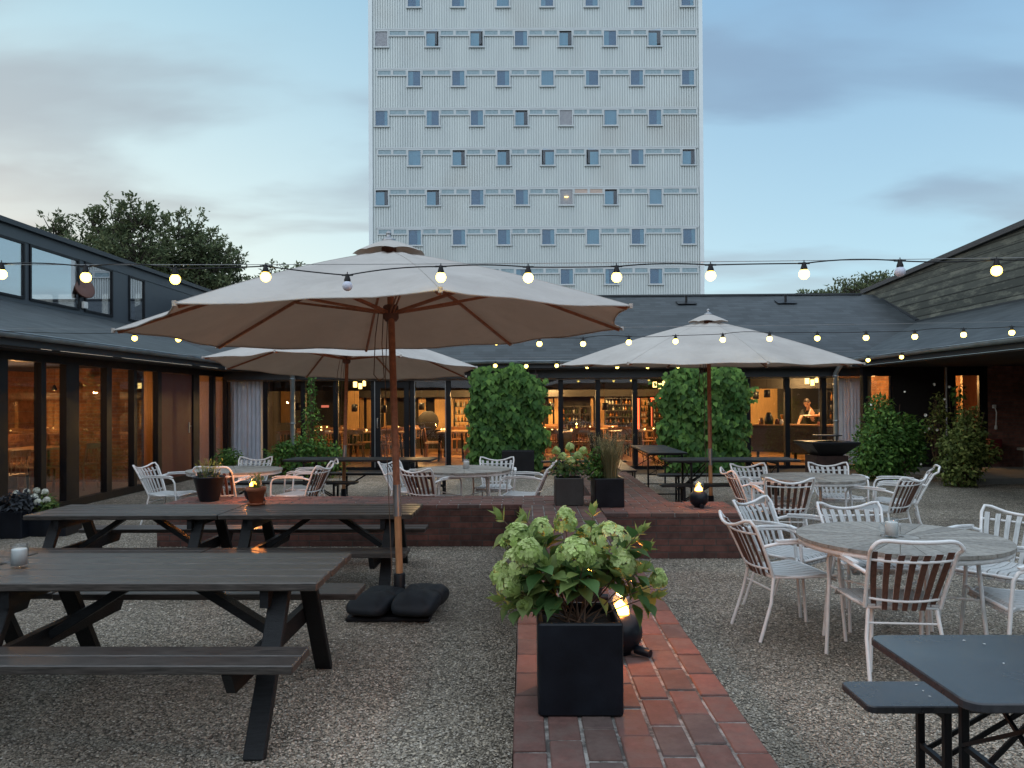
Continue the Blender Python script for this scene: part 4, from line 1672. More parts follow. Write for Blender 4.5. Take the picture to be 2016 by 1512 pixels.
beer_table('glossy black folding table in the bottom right corner of the view', (2.32, 2.47, 0), R(.5))
beer_bench('glossy black folding bench behind the corner table at bottom right', (2.36, 3.0, 0), R(.5))
beer_table('black folding table between the left parasol and the glass doors', (-2.45, 11.45, 0), R(-3))
beer_bench('black folding bench in front of the table by the glass doors', (-3.45, 10.95, 0), R(-3), 2.1)
beer_bench('black folding bench behind the table by the glass doors', (-2.1, 12.3, 0), R(-2))
beer_table('black folding table under the right parasol facing the bar', (2.92, 11.1, 0), R(1), 1.85)
beer_bench('black folding bench on the near side of the table under the right parasol', (2.75, 10.45, 0), R(1), 1.85)
beer_bench('black folding bench on the far side of the table under the right parasol', (2.95, 11.85, 0), R(1), 1.85)
beer_table('black folding table set end on, left of the right ivy screen', (2.3, 13.5, 0), R(90))
beer_bench('black folding bench along the left of the end on table', (1.68, 13.5, 0), R(90), 2.0)
beer_bench('black folding bench in the gravel behind the two square planters', (1.1, 14.6, 0), 0, 1.6)


for i, (a_, b_, z_) in enumerate(((1898, 1261, .761), (1976, 1306, .761), (1938, 1268, .761), (1804, 1348, .471), (1817, 1360, .471), (1830, 1371, .471))):
    pe = MB()
    pe.poly([(-.006, 0, .0006), (0, -.0035, .0012), (.007, 0, .0006), (0, .004, .0014)])
    pe = pe.build('fallen_petal', 'white_china')
    pe.location = gz(a_, b_, z_)
    pe.rotation_euler = (0, 0, i * 1.1)
    tag(pe, 'tiny pale petal lying on the black corner table' if i < 3 else 'tiny pale petal lying on the black bench behind the corner table', 'petal', 'petals on the corner table' if i < 3 else 'petals on the corner bench')


# ------------------------------------------------------------------ white slatted armchairs
def white_chair(label, group, tall=False):
    root = thing('slatted_armchair', label, 'chair', (0, 0, 0), 0, group)
    r0 = .0115
    # back loop
    pts = []
    def sidept(s_, z):
        w = max(0, (z - .42) / .40)
        if tall:
            return (s_ * (.205 + .03 * w), -.19 - .17 * w - .03 * w * w, z)
        return (s_ * (.185 + .065 * w ** .8), -.19 - .15 * w - .03 * w * w, z)
    for z in (.42, .5, .6, .7, .76):
        pts.append(sidept(-1, z))
    nt_ = 28 if tall else 12
    for i in range(nt_ + 1):
        u_ = -1 + 2 * i / nt_
        if tall:
            u_ = math.sin(u_ * PI / 2)
        x_ = .235 * u_
        zt = .80 - .048 * (1 - abs(u_) ** 1.6) + .012 * math.exp(-((abs(u_) - .82) / .2) ** 2)
        if tall:
            x_ = .237 * u_
            zt = .845 - .014 * (1 - u_ * u_) - .055 * abs(u_) ** 9
            pts.append((x_, -.405 - .035 * (1 - u_ * u_), zt))
            continue
        pts.append((x_, -.375 - .05 * (1 - u_ * u_), zt))
    for z in (.76, .7, .6, .5, .42):
        pts.append(sidept(1, z))
    fr_ = MB()
    fr_.tube(pts, r0, 8)
    # lower rail curve
    for (zz_, wid) in ((.715, .228), (.475, .19)):
        w = (zz_ - .42) / .40
        yb_ = -.19 - .15 * w - .03 * w * w
        cur = []
        for i in range(9):
            u_ = -1 + 2 * i / 8
            cur.append((u_ * wid, yb_ - .042 * (1 - u_ * u_), zz_ - .008 * (1 - u_ * u_)))
        fr_.tube(cur, .008, 6)
    fr_.build('back_frame', 'white_paint', root)
    # seat ring
    sf = MB()
    ring = [(-.185, -.19, .42), (-.215, -.02, .418), (-.235, .17, .425), (-.225, .225, .415), (.225, .225, .415), (.235, .17, .425), (.215, -.02, .418), (.185, -.19, .42)]
    sf.tube(ring, r0, 8, closed=True)
    sf.tube([(-.22, .05, .415), (.22, .05, .415)], .008, 6)
    sf.build('seat_frame', 'white_paint', root)
    # arms and front legs in one bent tube each side
    for s_ in (-1, 1):
        a = MB()
        P_ = [sidept(s_, .63), (s_ * .262, -.20, .655), (s_ * .275, -.02, .662), (s_ * .285, .14, .655), (s_ * .285, .20, .635), (s_ * .283, .225, .59), (s_ * .275, .235, .45), (s_ * .285, .27, .0)]
        a.tube(P_, r0, 8)
        a.tube([(s_ * .275, .235, .44), (s_ * .225, .215, .42)], .009, 6)
        a.build('arm_leg', 'white_paint', root)
        ap = MB()
        A = [Vector((s_ * .255, -.20, .672)), Vector((s_ * .275, -.02, .682)), Vector((s_ * .287, .15, .676)), Vector((s_ * .288, .2, .662))]
        for k in range(3):
            ap.bar(A[k], A[k + 1], .034, .011)
        ap.build('armrest', 'white_paint', root)
        l_ = MB()
        l_.tube([(s_ * .185, -.185, .42), (s_ * .205, -.215, .25), (s_ * .215, -.30, .0)], r0, 8)
        l_.build('leg', 'white_paint', root)
    br = MB()
    br.tube([(-.20, -.195, .33), (.20, -.195, .33)], .007, 6)
    br.build('stretcher', 'white_paint', root)
    # back slats: grey weathered face with brown underside
    bs, bk = MB(), MB()
    for k in range(7):
        u_ = (k - 3) / 3.35
        row, row2 = [], []
        hw_ = .0165
        n_ = 6
        P1 = []
        for i in range(n_ + 1):
            w = i / n_ * .9 - .03
            z_ = .42 + .40 * w
            wid = .185 + .065 * max(w, 0) ** .8
            y_ = -.19 - .15 * w - .03 * w * w - .040 * (1 - u_ * u_) + .010
            zz2 = z_ - (.02 * (1 - u_ * u_) if i == n_ else 0)
            P1.append((u_ * wid * .93, y_, zz2, hw_ * (.82 + .25 * w)))
        vf, vb = [], []
        for x_, y_, z_, h_ in P1:
            vf += [(x_ - h_, y_ + .006, z_), (x_ + h_, y_ + .006, z_), (x_ - h_, y_ - .001, z_), (x_ + h_, y_ - .001, z_)]
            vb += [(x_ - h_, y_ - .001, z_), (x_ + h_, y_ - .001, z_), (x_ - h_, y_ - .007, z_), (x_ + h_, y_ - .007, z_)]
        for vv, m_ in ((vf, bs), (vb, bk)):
            fs = []
            for i in range(n_):
                a, b = i * 4, i * 4 + 4
                fs += [(a, a + 1, b + 1, b), (a + 2, b + 2, b + 3, a + 3), (a, b, b + 2, a + 2), (a + 1, a + 3, b + 3, b + 1)]
            fs += [(0, 2, 3, 1), (n_ * 4, n_ * 4 + 1, n_ * 4 + 3, n_ * 4 + 2)]
            m_.add(vv, fs)
    bs.build('backrest_slats', 'grey_slat', root)
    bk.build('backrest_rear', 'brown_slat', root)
    ss = MB()
    for k in range(8):
        u_ = (k - 3.5) / 3.75
        pr = []
        for i in range(10):
            w = i / 9
            y_ = -.205 + .44 * w
            z_ = .437 - .014 * math.sin(PI * min(w * 1.25, 1)) + .004 - (.045 * max(0, (w - .82) / .18) ** 2)
            wid = .185 + .05 * min(w / .85, 1)
            pr.append((u_ * wid, y_, z_, wid / 3.75 * .43))
        vv = []
        for x_, y_, z_, h_ in pr:
            vv += [(x_ - h_, y_, z_), (x_ + h_, y_, z_), (x_ - h_, y_, z_ - .012), (x_ + h_, y_, z_ - .012)]
        fs = []
        for i in range(9):
            a, b = i * 4, i * 4 + 4
            fs += [(a, a + 1, b + 1, b), (a + 2, b + 2, b + 3, a + 3), (a, b, b + 2, a + 2), (a + 1, a + 3, b + 3, b + 1)]
        fs += [(0, 2, 3, 1), (36, 37, 39, 38)]
        ss.add(vv, fs)
    ss.build('seat', 'grey_slat', root)
    return root


CH = None
CT = None
GA, GB, GC, GD = 'white slatted chairs round the right front table', 'white slatted chairs round the right rear table', 'white slatted chairs round the left table', 'white slatted chairs round the middle table'
chairs = [
    (2.15, 4.60, -5, 'white armchair with tall straight back of brown slats turned to the camera, nearest of all', GA),
    (1.80, 5.38, -80, 'white slatted armchair left of the front table, its seat showing, in front of its twin', GA),
    (2.06, 5.98, -140, 'white slatted armchair tucked behind the left front one, beside the brick platform corner', GA),
    (2.50, 5.62, 182, 'white slatted armchair facing the camera behind the front table candle jar', GA),
    (3.28, 5.40, 128, 'white slatted armchair facing left at the right frame edge, behind the front table', GA),
    (2.95, 4.57, 84, 'white slatted armchair cut by the right frame edge, nearer of the two there', GA),
    (2.70, 8.95, -88, 'white slatted armchair in profile at the left of the rear table by the platform', GB),
    (2.88, 9.35, 195, 'white slatted armchair facing the camera, left of two beyond the rear table', GB),
    (2.74, 8.25, -8, 'white slatted armchair with its back to the camera at the rear table', GB),
    (3.80, 9.45, 176, 'white slatted armchair facing the camera, right of two beyond the rear table', GB),
    (3.82, 8.35, 35, 'white slatted armchair seen from behind, turned left at the right of the rear table', GB),
    (4.30, 9.0, 68, 'white armchair with tall back furthest right of the rear table', GB),
    (-4.62, 9.95, -97, 'white slatted armchair in profile at the far left near the red door', GC),
    (-3.95, 10.85, 180, 'white slatted armchair beyond the left table in front of the clipped green bush', GC),
    (-3.72, 9.55, -5, 'tall backed white armchair lit orange by the flame bowl behind the terracotta pot', GC),
    (-3.02, 10.55, 95, 'white slatted armchair right of the left table, further one of a facing pair', GC),
    (-2.92, 9.85, 78, 'white slatted armchair right of the left table, nearer one of a facing pair', GC),
    (-1.52, 10.25, -115, 'white slatted armchair left of the middle table right behind the parasol pole', GD),
    (-1.16, 9.55, -28, 'white slatted armchair seen from behind at the left of the middle table', GD),
    (-.42, 10.62, 178, 'white slatted armchair facing the camera beyond the middle table', GD),
    (-.05, 9.75, 82, 'tall backed white armchair in profile with reddish back, right of the middle table', GD),
]
for x_, y_, rz, lab, gr in chairs:
    if 'tall' in lab:
        if CT is None:
            CT = white_chair(lab, gr, True)
            CT.location = (x_, y_, 0)
            CT.rotation_euler = (0, 0, R(rz))
        else:
            dup(CT, (x_, y_, 0), R(rz), lab, gr)
    elif CH is None:
        CH = white_chair(lab, gr)
        CH.location = (x_, y_, 0)
        CH.rotation_euler = (0, 0, R(rz))
    else:
        dup(CH, (x_, y_, 0), R(rz), lab, gr)


# ------------------------------------------------------------------ round tables
def round_table(label, loc, Rt, z=.73, rz=0.):
    root = thing('round_table', label, 'table', loc, rz, 'round slatted garden tables')
    m_ = MB()
    N_ = 28
    rr = random.Random(int(Rt * 100 + loc[0] * 10))
    for k in range(N_):
        a0, a1 = 2 * PI * k / N_, 2 * PI * (k + 1) / N_
        g_ = .0022
        ri = .115
        da0, da1 = g_ / ri, g_ / Rt
        P = [(ri * math.cos(a0 + da0), ri * math.sin(a0 + da0)), ]
        outer = [(Rt * math.cos(a0 + da1 + (a1 - a0 - 2 * da1) * i / 3), Rt * math.sin(a0 + da1 + (a1 - a0 - 2 * da1) * i / 3)) for i in range(4)]
        P += outer + [(ri * math.cos(a1 - da0), ri * math.sin(a1 - da0))]
        n_ = len(P)
        tn = rr.uniform(.72, 1.15)
        vs = [(a, b, z) for a, b in P] + [(a, b, z - .022) for a, b in P]
        m_.add(vs, [tuple(range(n_)), tuple(range(n_, 2 * n_))[::-1]] + [(i, n_ + i, n_ + (i + 1) % n_, (i + 1) % n_) for i in range(n_)], False, (tn, tn * .98, tn * .95))
    N2 = 8
    for k in range(N2):
        a0, a1 = 2 * PI * k / N2 + .01, 2 * PI * (k + 1) / N2 - .01
        P = [(.025 * math.cos(a0), .025 * math.sin(a0)), (.11 * math.cos(a0), .11 * math.sin(a0)), (.11 * math.cos((a0 + a1) / 2), .11 * math.sin((a0 + a1) / 2)), (.11 * math.cos(a1), .11 * math.sin(a1)), (.025 * math.cos(a1), .025 * math.sin(a1))]
        tn = rr.uniform(.8, 1.15)
        vs = [(a, b, z) for a, b in P] + [(a, b, z - .022) for a, b in P]
        n_ = 5
        m_.add(vs, [tuple(range(n_)), tuple(range(n_, 2 * n_))[::-1]] + [(i, n_ + i, n_ + (i + 1) % n_, (i + 1) % n_) for i in range(n_)], False, (tn, tn, tn))
    m_.build('tabletop', 'grey_teak', root)
    e_ = MB().lathe([(Rt - .02, z - .024), (Rt - .012, z - .024), (Rt - .012, z - .055), (Rt - .03, z - .055), (Rt - .03, z - .024)], seg=48)
    e_.lathe([(.0, z - .023), (.13, z - .023), (.13, z - .03), (0, z - .03)], seg=24)
    e_.build('rim', 'white_paint', root)
    for k in range(4):
        a = PI / 4 + k * PI / 2
        ca, sa = math.cos(a), math.sin(a)
        l_ = MB()
        l_.tube([(ca * Rt * .72, sa * Rt * .72, z - .04), (ca * Rt * .70, sa * Rt * .70, z - .08), (ca * Rt * .80, sa * Rt * .80, 0)], .0125, 8)
        l_.tube([(ca * Rt * .72, sa * Rt * .72, z - .10), (ca * .04, sa * .04, z - .045)], .008, 6)
        l_.tube([(ca * Rt * .74, sa * Rt * .74, z - .32), (-sa * .05 * .3, ca * .05 * .3, z - .36)], .007, 6)
        l_.build('leg', 'white_paint', root)
    return root


round_table('round weathered table with radial slats nearest on the right, candle jar on it', (2.37, 4.92, 0), .62)
round_table('round weathered table further back on the right, in front of the bar windows', (3.24, 8.75, 0), .56, .73, .2)
round_table('round weathered table on the left behind the tapered pot', (-3.80, 10.0, 0), .60, .73, .4)
round_table('round weathered table in the middle behind the near parasol pole', (-.80, 9.95, 0), .61, .73, .1)


# ------------------------------------------------------------------ candle jars
def jar(label, loc, rz):
    root = thing('candle_jar', label, 'candle', loc, rz, 'glass mugs with white candles')
    g_ = MB().lathe([(0, .002), (.040, .002), (.043, .01), (.043, .095), (.040, .102), (.042, .118), (.040, .118), (.038, .102), (.039, .012), (.0, .010)], seg=24)
    g_.tube([(.043, 0, .088), (.07, 0, .086), (.082, 0, .06), (.068, 0, .03), (.043, 0, .026)], .006, 8)
    g_.build('mug', 'glass_jar', root)
    MB().lathe([(0, .012), (.0375, .012), (.0375, .092), (.034, .096), (0, .094)], seg=20).tube([(0, 0, .09), (.002, 0, .10)], .0015, 5).build('candle', 'wax', root)
    return root


jar('glass handled mug with white candle on the near picnic table at the left edge', gz(38, 1116, .742), R(190))
jar('glass handled mug with white candle on the front right round table', gz(1755, 1057, .732), R(185))
jar('glass handled mug with white candle on the middle round table', gz(918, 922, .732), R(120))


# ------------------------------------------------------------------ flame bowls
def flame_bowl(label, loc, rz=0., power=2.0, r=.1):
    root = thing('flame_bowl', label, 'fire bowl', loc, rz, 'round black flame bowls')
    pr = [(0, 0), (r * .5, .0)]
    for i in range(1, 15):
        a = -PI / 2 + .35 + (PI - .75) * i / 15
        pr.append((r * math.cos(a), r * .95 + r * .95 * math.sin(a)))
    zt = pr[-1][1]
    pr += [(r * .42, zt + .004), (r * .38, zt - .004), (r * .36, zt - .03), (0, zt - .035)]
    b_ = MB().lathe(pr, seg=28)
    b_.tube([(r * .75, -.2 * r, .03), (r * 1.45, -.5 * r, .026)], [.02, .018], 12)
    b_.build('bowl', 'black_pot', root)
    MB().lathe([(.046, zt - .02), (.052, zt + .03), (.055, zt + .10), (.053, zt + .10), (.05, zt + .03), (.044, zt - .02)], seg=20).build('chimney', 'glass_jar', root)
    f_ = MB()
    f_.lathe([(0, zt - .03), (.026, zt - .018), (.040, zt + .002), (.038, zt + .024), (.022, zt + .045), (.007, zt + .06), (.0, zt + .068)], (0, 0, 0), 10)
    f_.lathe([(0, zt - .03), (.010, zt - .01), (.013, zt + .005), (.008, zt + .025), (0, zt + .042)], (.017, .006, 0), 8)
    f_.build('flame', 'flame', root)
    light('flame_light', 'POINT', (0, 0, zt + .14), power * 3.6, (1, .30, .06), .03, root)
    return root


flame_bowl('round black flame bowl behind the large foreground planter', (.425, 3.50, TOP), R(-20), 2.4)
flame_bowl('round dark flame bowl glowing on the right brick platform', (gz(1370, 995, TOP).x, 8.25, TOP), R(-70), 1.7)
flame_bowl('flame bowl on the left brick wall hidden behind the terracotta pot', (-3.15, 8.85, TOP), 0, 2.6)
flame_bowl('flame bowl seen faintly through the stems of the foreground hydrangea', (.33, 4.35, TOP), R(30), .8)


# ------------------------------------------------------------------ pots and planters
def cube_pot(label, loc, rz, w, h, mat='black_pot', d=None):
    d = d or w
    root = thing('square_planter', label, 'planter', loc, rz, 'square black planters')
    m_ = MB()
    t_ = .018
    m_.box((0, 0, h / 2), (w, d, h), bev=.008)
    # hollow the top with an inner lip
    o_ = m_.v
    m_ = MB()
    bvl = .012
    def ring(x, y, z):
        return [(a * x, b * y, z) for a, b in ((-1, -1), (1, -1), (1, 1), (-1, 1))]
    def rr(x, y, z, r):
        return [(a, b, z) for a, b in rounded(x, y, r, 4)]
    L_ = [rr(w / 2 - .006, d / 2 - .006, 0, .012), rr(w / 2, d / 2, .008, .014), rr(w / 2, d / 2, h - .006, .014), rr(w / 2 - .005, d / 2 - .005, h, .011), rr(w / 2 - t_, d / 2 - t_, h, .008), rr(w / 2 - t_ - .003, d / 2 - t_ - .003, h - .006, .008), rr(w / 2 - t_ - .004, d / 2 - t_ - .004, h - .06, .008)]
    n_ = len(L_[0])
    vs = sum(L_, [])
    fs = []
    for k in range(len(L_) - 1):
        fs += [(k * n_ + i, k * n_ + (i + 1) % n_, (k + 1) * n_ + (i + 1) % n_, (k + 1) * n_ + i) for i in range(n_)]
    fs.append(tuple(range(n_))[::-1])
    m_.add(vs, fs)
    m_.build('box', mat, root)
    s_ = MB()
    N_ = 12
    vs, fs = [], []
    for i in range(N_ + 1):
        for j in range(N_ + 1):
            vs.append(((i / N_ - .5) * (w - 2 * t_ - .006), (j / N_ - .5) * (d - 2 * t_ - .006), h - .04 + rb.uniform(-.008, .012)))
    for i in range(N_):
        for j in range(N_):
            fs.append((i * (N_ + 1) + j, (i + 1) * (N_ + 1) + j, (i + 1) * (N_ + 1) + j + 1, i * (N_ + 1) + j + 1))
    s_.add(vs, fs, True)
    s_.build('soil', 'soil', root)
    return root


pt = gz(1144, 1412, TOP)
PX, PY = pt.x, pt.y + .155
cube_pot('large matt black cube planter with hydrangea, foreground centre of the brick path', (PX, PY, TOP), 0, .31, .335)
a = gz(1121, 996, TOP)
P2 = (a.x, a.y + .155, TOP)
cube_pot('dark grey cube planter with small hydrangea, left of two on the brick path', P2, R(1), .31, .30, 'pot_grey')
a = gz(1199, 1000, TOP)
P3 = (a.x, a.y + .17, TOP)
cube_pot('black cube planter with feathery grass, right of two on the brick path', P3, R(4), .32, .31)
a = gz(85, 1057, 0)
P4 = (a.x, a.y + .2, 0)
cube_pot('black trough planter with white hydrangea below the left windows', P4, R(3), .5, .30, 'black_pot', .4)
a = gz(17, 1061, 0)
P5 = (a.x - .08, a.y + .18, 0)
cube_pot('black trough planter with dark foliage at the left frame edge', P5, R(3), .46, .32, 'black_pot', .4)
a = gz(1020, 941, 0)
P6 = (a.x, a.y + .2, 0)
cube_pot('tall black glossy planter box at the foot of the left ivy screen', P6, 0, .68, .56, 'black_metal', .36)

tp = thing('tapered_pot', 'black tapered round pot with dry stems on the left brick wall', 'pot', (gz(406, 988, TOP).x, 8.9, TOP))
MB().lathe([(0, 0), (.105, 0), (.11, .01), (.175, .27), (.18, .275), (.18, .285), (.165, .285), (.16, .25), (0, .25)], seg=32).build('pot', 'black_pot', tp)
MB().lathe([(0, .252), (.16, .252)], seg=20).build('soil', 'soil', tp)
a = gz(500, 995, .612)
tpot = thing('terracotta_pot', 'terracotta pot with saucer and sprigs on the second row picnic table', 'pot', (a.x, a.y + .06, .612))
MB().lathe([(0, .012), (.060, .012), (.086, .13), (.095, .131), (.097, .17), (.087, .17), (.08, .135), (0, .135)], seg=28).build('pot', 'terracotta', tpot)
MB().lathe([(0, 0), (.082, 0), (.094, .024), (.09, .024), (.08, .006), (0, .006)], seg=28).build('saucer', 'terracotta', tpot)
MB().lathe([(0, .138), (.08, .138)], seg=16).build('soil', 'soil', tpot)


# ------------------------------------------------------------------ plants
CULL = Vector((0, 0, 0))      # set while a plant is trimmed to keep the pot rim and the flame behind it free


def leaf5(mb_, base, d, nrm, L, Wd, curl=.25, tint=(1, 1, 1)):
    d = Vector(d).normalized()
    nrm = Vector(nrm)
    nrm = (nrm - d * nrm.dot(d)).normalized()
    b = d.cross(nrm)
    P = Vector(base)
    vs, fs = [], []
    q_ = CR.transposed() @ (P + CULL - CAM)
    if CULL.length > 0 and q_.z < 0:
        if abs(P.x) < .19 and -.25 < P.y < .19 and P.z < (.035 if P.y > -.13 else .085):
            return
        tp_ = P + d * L
        if abs(tp_.x) < .2 and -.24 < tp_.y < .2 and tp_.z - curl * L < .0:
            return
        if abs(CX - F * q_.x / q_.z - 1206) < 24 and abs(CY + F * q_.y / q_.z - 1184) < 26:
            return
    n_ = 7
    wd = [.08, .55, .9, 1., .86, .5, .12, 0.0]
    for i in range(n_ + 1):
        w = i / n_
        c_ = P + d * (L * (w - .08 * w * w * curl)) - nrm * (curl * L * w * w)
        h_ = wd[i] * Wd / 2
        vs += [c_ - b * h_ + nrm * h_ * .35, c_, c_ + b * h_ + nrm * h_ * .35]
    for i in range(n_):
        a = i * 3
        fs += [(a, a + 1, a + 4, a + 3), (a + 1, a + 2, a + 5, a + 4)]
    mb_.add(vs, fs, True, tint)


def hydrangea(label, base, heads, tips, seed=1, leafL=.085, mat='floret', cat='plant', group='hydrangeas in planters', hs=1., rad=.12):
    """heads: (point, rx, rz); tips: leafy shoots without flower; all relative to world"""
    r_ = random.Random(seed)
    root = thing('hydrangea', label, cat, base, 0, group)
    B = Vector(base)
    st, lf, fl = MB(), MB(), MB()
    for idx_, (p, rx, rz_) in enumerate(list(heads) + [(t_, 0, 0) for t_ in tips]):
        p = Vector(p) - B
        s0 = Vector((r_.uniform(-.05, .05), r_.uniform(-.05, .05), -.01))
        mid = s0.lerp(p, .5)
        mid = Vector((mid.x * .75, mid.y * .75, mid.z * 1.05))
        end = p - Vector((0, 0, rz_ * .5))
        pts = []
        for i in range(9):
            w = i / 8
            pts.append(s0 * (1 - w) ** 2 + mid * 2 * w * (1 - w) + end * w * w)
        st.tube(pts, [.0035 - .0018 * i / 8 for i in range(9)], 6)
        npair = 4 if rx else 5
        for q in range(npair):
            w = .50 + .45 * q / npair + r_.uniform(-.04, .04)
            pp = s0 * (1 - w) ** 2 + mid * 2 * w * (1 - w) + end * w * w
            ax = (end - mid).normalized()
            ang = q * PI / 2 + r_.uniform(-.4, .4)
            for sgn in (0, PI):
                sd = ax.orthogonal().normalized()
                sd = Matrix.Rotation(ang + sgn, 3, ax) @ sd
                d = (sd + ax * r_.uniform(.1, .6) + Vector((0, 0, .1))).normalized()
                L_ = leafL * r_.uniform(.7, 1.25)
                tn = (r_.random() ** 2, r_.random() * .8, 0)
                if w < .45 and r_.random() < .25:
                    tn = (1, .3, 0)
                leaf5(lf, pp + d * .012, d, Vector((0, 0, 1)) + ax * .4 + Vector((r_.uniform(-.3, .3), r_.uniform(-.3, .3), 0)), L_, L_ * .66, r_.uniform(.1, .45), tn)
        if rx == 0:
            for q in range(7):
                ax = (end - mid).normalized()
                sd = Matrix.Rotation(q * 2.4, 3, ax) @ ax.orthogonal().normalized()
                d = (ax * (1.2 - .1 * q) + sd * (.35 + .1 * q)).normalized()
                L_ = leafL * r_.uniform(.4, .65)
                leaf5(lf, end - ax * .004 * q, d, sd * -.5 + ax, L_, L_ * .5, -.1, (.9, .75, 0))
        if rx:
            tone = r_.uniform(.2, .8)
            nfl = int(95 * hs)
            for q in range(nfl):
                v_ = Vector((r_.gauss(0, 1), r_.gauss(0, 1), r_.gauss(0, 1))).normalized()
                if v_.z < -.55:
                    v_.z *= -1
                taper = 1 - .30 * max(v_.z, 0)
                rr = r_.uniform(.82, 1.05)
                c_ = p + Vector((v_.x * rx * taper * rr, v_.y * rx * taper * rr, v_.z * rz_ * rr))
                nn = (v_ + Vector((r_.uniform(-.4, .4), r_.uniform(-.4, .4), r_.uniform(-.2, .5)))).normalized()
                u_ = Matrix.Rotation(r_.uniform(0, 6), 3, nn) @ nn.orthogonal().normalized()
                w_ = nn.cross(u_)
                s_ = r_.uniform(.0105, .0155) * (1 if hs >= .8 else 1.3)
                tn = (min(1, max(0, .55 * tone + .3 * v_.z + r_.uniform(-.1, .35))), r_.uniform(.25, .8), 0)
                for a in range(4):
                    d = u_ * math.cos(a * PI / 2) + w_ * math.sin(a * PI / 2)
                    e = u_ * math.cos(a * PI / 2 + PI / 2) + w_ * math.sin(a * PI / 2 + PI / 2)
                    fl.add([c_, c_ + d * s_ * .7 + e * s_ * .55 + nn * s_ * .15, c_ + d * s_ * 1.25 + nn * s_ * .05, c_ + d * s_ * .7 - e * s_ * .55 + nn * s_ * .15], [(0, 1, 2, 3)], True, tn)
    st.build('stems', 'stem_brown', root)
    lf.build('leaves', 'leaf_hydrangea', root)
    if heads:
        fl.build('flower_heads', mat, root)
    return root


CULL = Vector((PX, PY, TOP + .30))
yb = PY
H = []
for (hx, hy, dy, rx, rz_) in ((1019, 1060, -.02, .052, .052), (1064, 1045, .08, .042, .042), (1113, 1028, .1, .038, .052), (1200, 1062, .03, .070, .058), (1133, 1092, -.10, .062, .055), (1018, 1110, -.08, .055, .05), (1003, 1150, -.04, .042, .052), (988, 1132, .02, .035, .045), (1226, 1112, -.02, .042, .05), (1040, 1085, -.14, .045, .04), (1160, 1056, .12, .05, .045), (1296, 1140, .02, .026, .032), (1170, 1100, .02, .04, .04)):
    Y_ = yb + dy
    H.append((at(hx, hy, Y_), rx, rz_))
Tt = [at(q[0], q[1], yb + q[2]) for q in ((985, 1018, .02), (1033, 1020, .1), (1168, 1008, .1), (1262, 1045, .0), (1272, 1078, .08), (1290, 1172, .04), (1040, 1195, -.12), (985, 1180, .05), (1240, 1070, .1), (1075, 1110, -.12), (1020, 1165, -.10), (1005, 1195, .0), (1150, 1110, -.14), (1265, 1120, -.04))]
hydrangea('lime green flowering hydrangea in the foreground cube planter', (PX, PY, TOP + .30), [(a_, b_ * 1.16, c_ * 1.14) for a_, b_, c_ in H], Tt, 4, .10, hs=1.15)

CULL = Vector((0, 0, 0))
b2 = (P2[0], P2[1], TOP + .27)
H2 = [(at(q[0], q[1], P2[1] + q[2]), .05, .05) for q in ((1095, 888, .0), (1122, 880, .05), (1148, 888, 0), (1108, 900, -.1), (1138, 898, -.08), (1123, 908, -.12))]
T2 = [at(q[0], q[1], P2[1] + q[2]) for q in ((1085, 905, 0), (1160, 905, .05), (1100, 920, -.1), (1145, 922, -.1), (1122, 925, -.12), (1165, 920, .1), (1105, 915, .1), (1085, 925, .05))]
hydrangea('small hydrangea with pale green heads in the grey planter mid path', b2, H2, T2, 9, .075, hs=.9)
b4 = (P4[0], P4[1], .27)
H4 = [(at(q[0], q[1], P4[1] + q[2]), .038, .035) for q in ((32, 972, .0), (52, 968, .05), (72, 966, 0), (88, 969, -.05), (68, 978, -.1), (92, 984, -.1), (50, 982, .1), (75, 988, -.15))]
T4 = [at(q[0], q[1], P4[1] + q[2]) for q in ((38, 985, 0), (60, 985, -.1), (82, 990, -.15), (105, 988, .05), (112, 995, 0), (95, 995, -.15), (48, 995, -.1), (70, 1000, -.15), (100, 980, .1))]
hydrangea('low hydrangea with small white heads below the left windows', b4, H4, T4, 12, .075, 'floret_white', hs=.6)


